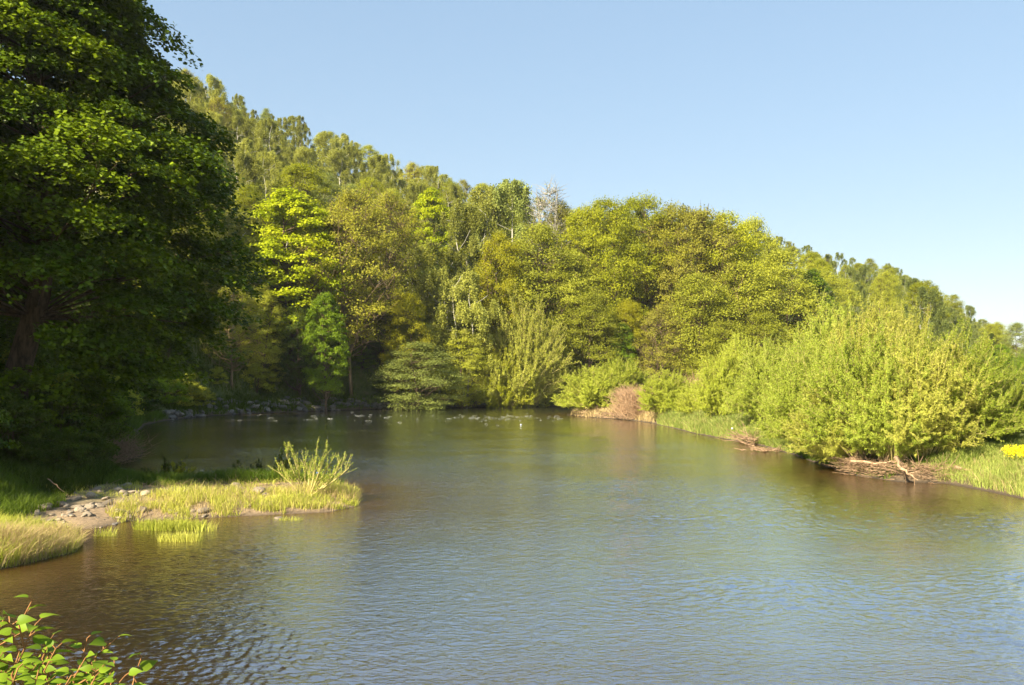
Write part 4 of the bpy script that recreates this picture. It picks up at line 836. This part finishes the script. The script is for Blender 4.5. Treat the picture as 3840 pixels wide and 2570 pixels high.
def knotweed(px, top, y, side, nodes, label, big=1.0, branchy=True):
    r = np.random.default_rng(int(px * 7 + top)); x = PX(px, y); zt = ZP(top, y); bx_ = x + side * 0.25; zb = gz(bx_, y); H = zt - zb; st = MB(); lf = MB()
    k = np.linspace(0, 1, 14); zig = 0.018 * np.where(np.arange(14) % 2, 1, -1)
    path = np.stack([-side * 0.25 * k ** 2 + zig, 0.1 * r.normal() * k + zig * 0.5, k * H - 0.05 * (k < 0.01)], 1); st.tube(path, 0.011 * (1.15 - 0.85 * k), 6)
    def add_leaf(p, a, size, lift):
        dr = np.array([math.cos(a), math.sin(a), lift]); pe = p + nrm(dr + np.array([0, 0, 0.3])) * 0.035 * size; st.tube([p, (p + pe) / 2, pe], 0.0028, 4)
        leaf_geo(lf, pe, dr + np.array([0, 0, -0.2]), np.array([r.normal() * 0.5, -0.35 + r.normal() * 0.5, 0.9]), 0.085 * size * big, 0.056 * size * big, np.clip(0.45 + 0.25 * r.normal(), 0, 1))
    a = r.random() * 6.28; nodes += 4
    for i in range(nodes):
        f = 1 - (i / nodes) ** 1.1 * 0.6; p = np.array([np.interp(f, k, path[:, j]) for j in range(3)]); a += PI + r.normal() * 0.5
        add_leaf(p, a, 0.6 + 0.8 * min(1, i / 4 + 0.15), 0.5 if i < 2 else 0.05)
        if branchy and i > 1 and r.random() < 0.75:
            d = nrm(np.array([math.cos(a + 0.8), math.sin(a + 0.8), 0.5 + 0.4 * r.random()])); l_ = 0.08 + 0.12 * r.random(); e = p + d * l_; st.tube([p, p + d * l_ * 0.5 + r.normal(size=3) * 0.01, e], [0.005, 0.004, 0.003], 5)
            for q_ in range(4): add_leaf(p + d * l_ * (0.4 + 0.2 * q_), a + q_ * 2.2, 0.7 + 0.5 * r.random(), 0.4)
    o = empty('knotweed_plant', (bx_, y, zb)); tag(o, label, 'plant'); obj('stem', st.mesh('knotweed_stem', True), 'stem_red', o); obj('foliage', lf.mesh('knotweed_foliage'), 'leaf_knotweed', o)
knotweed(33, 598, 4.4, -0.6, 7, 'tallest knotweed with a bare red stem and rounded top leaves', 1.05)
knotweed(140, 655, 4.5, 0.1, 4, 'lone knotweed shoot standing apart to the right', 1.1, False)
KW = [(4, 618, 4.9, 'at the left edge, upper leaves'), (8, 646, 4.5, 'at the left edge below the upper leaves'), (22, 648, 4.7, 'beneath the tallest one'), (48, 638, 4.8, 'right of the tallest stem'), (62, 643, 4.4, 'in the middle of the clump'),
      (84, 638, 4.6, 'with a broad dark leaf near the clump top'), (98, 652, 4.7, 'at the right shoulder of the clump'), (106, 668, 4.3, 'lowest at the right end of the clump'), (75, 662, 4.2, 'low in front of the clump'), (40, 664, 4.2, 'low beneath the tallest stem'),
      (14, 668, 4.1, 'lowest in the left corner'), (92, 676, 4.0, 'at the bottom edge under the broad leaf'), (58, 680, 3.9, 'at the bottom edge, middle of the clump'), (128, 682, 4.3, 'short, left of the lone shoot')]
for i, (px, top, y, lab) in enumerate(KW): knotweed(px, top, y, [-0.4, 0.5, 0.2, -0.1][i % 4], 6, 'knotweed plant ' + lab, 0.95)

# ---------------------------------------------------------------- air
hz = bpy.data.materials.new('haze'); hz.use_nodes = True; t = hz.node_tree; t.nodes.clear()
ou = t.nodes.new('ShaderNodeOutputMaterial'); pv = t.nodes.new('ShaderNodeVolumePrincipled'); pv.inputs['Color'].default_value = (0.93, 0.96, 1, 1)
pv.inputs['Density'].default_value = 0.00013; pv.inputs['Anisotropy'].default_value = 0.3; t.links.new(pv.outputs[0], ou.inputs['Volume'])
LM['haze'] = hz
x0, x1, y0, y1, z0, z1 = -1700, 1700, -1000, 2000, -4, 130
hb = MB(); hb.add([(x0, y0, z0), (x1, y0, z0), (x1, y1, z0), (x0, y1, z0), (x0, y0, z1), (x1, y0, z1), (x1, y1, z1), (x0, y1, z1)], [(3, 2, 1, 0), (4, 5, 6, 7), (0, 1, 5, 4), (1, 2, 6, 5), (2, 3, 7, 6), (3, 0, 4, 7)], 0.5)
tag(obj('haze', hb.mesh('haze'), 'haze'), 'thin pale daylight haze over the river valley', 'haze', kind='stuff')
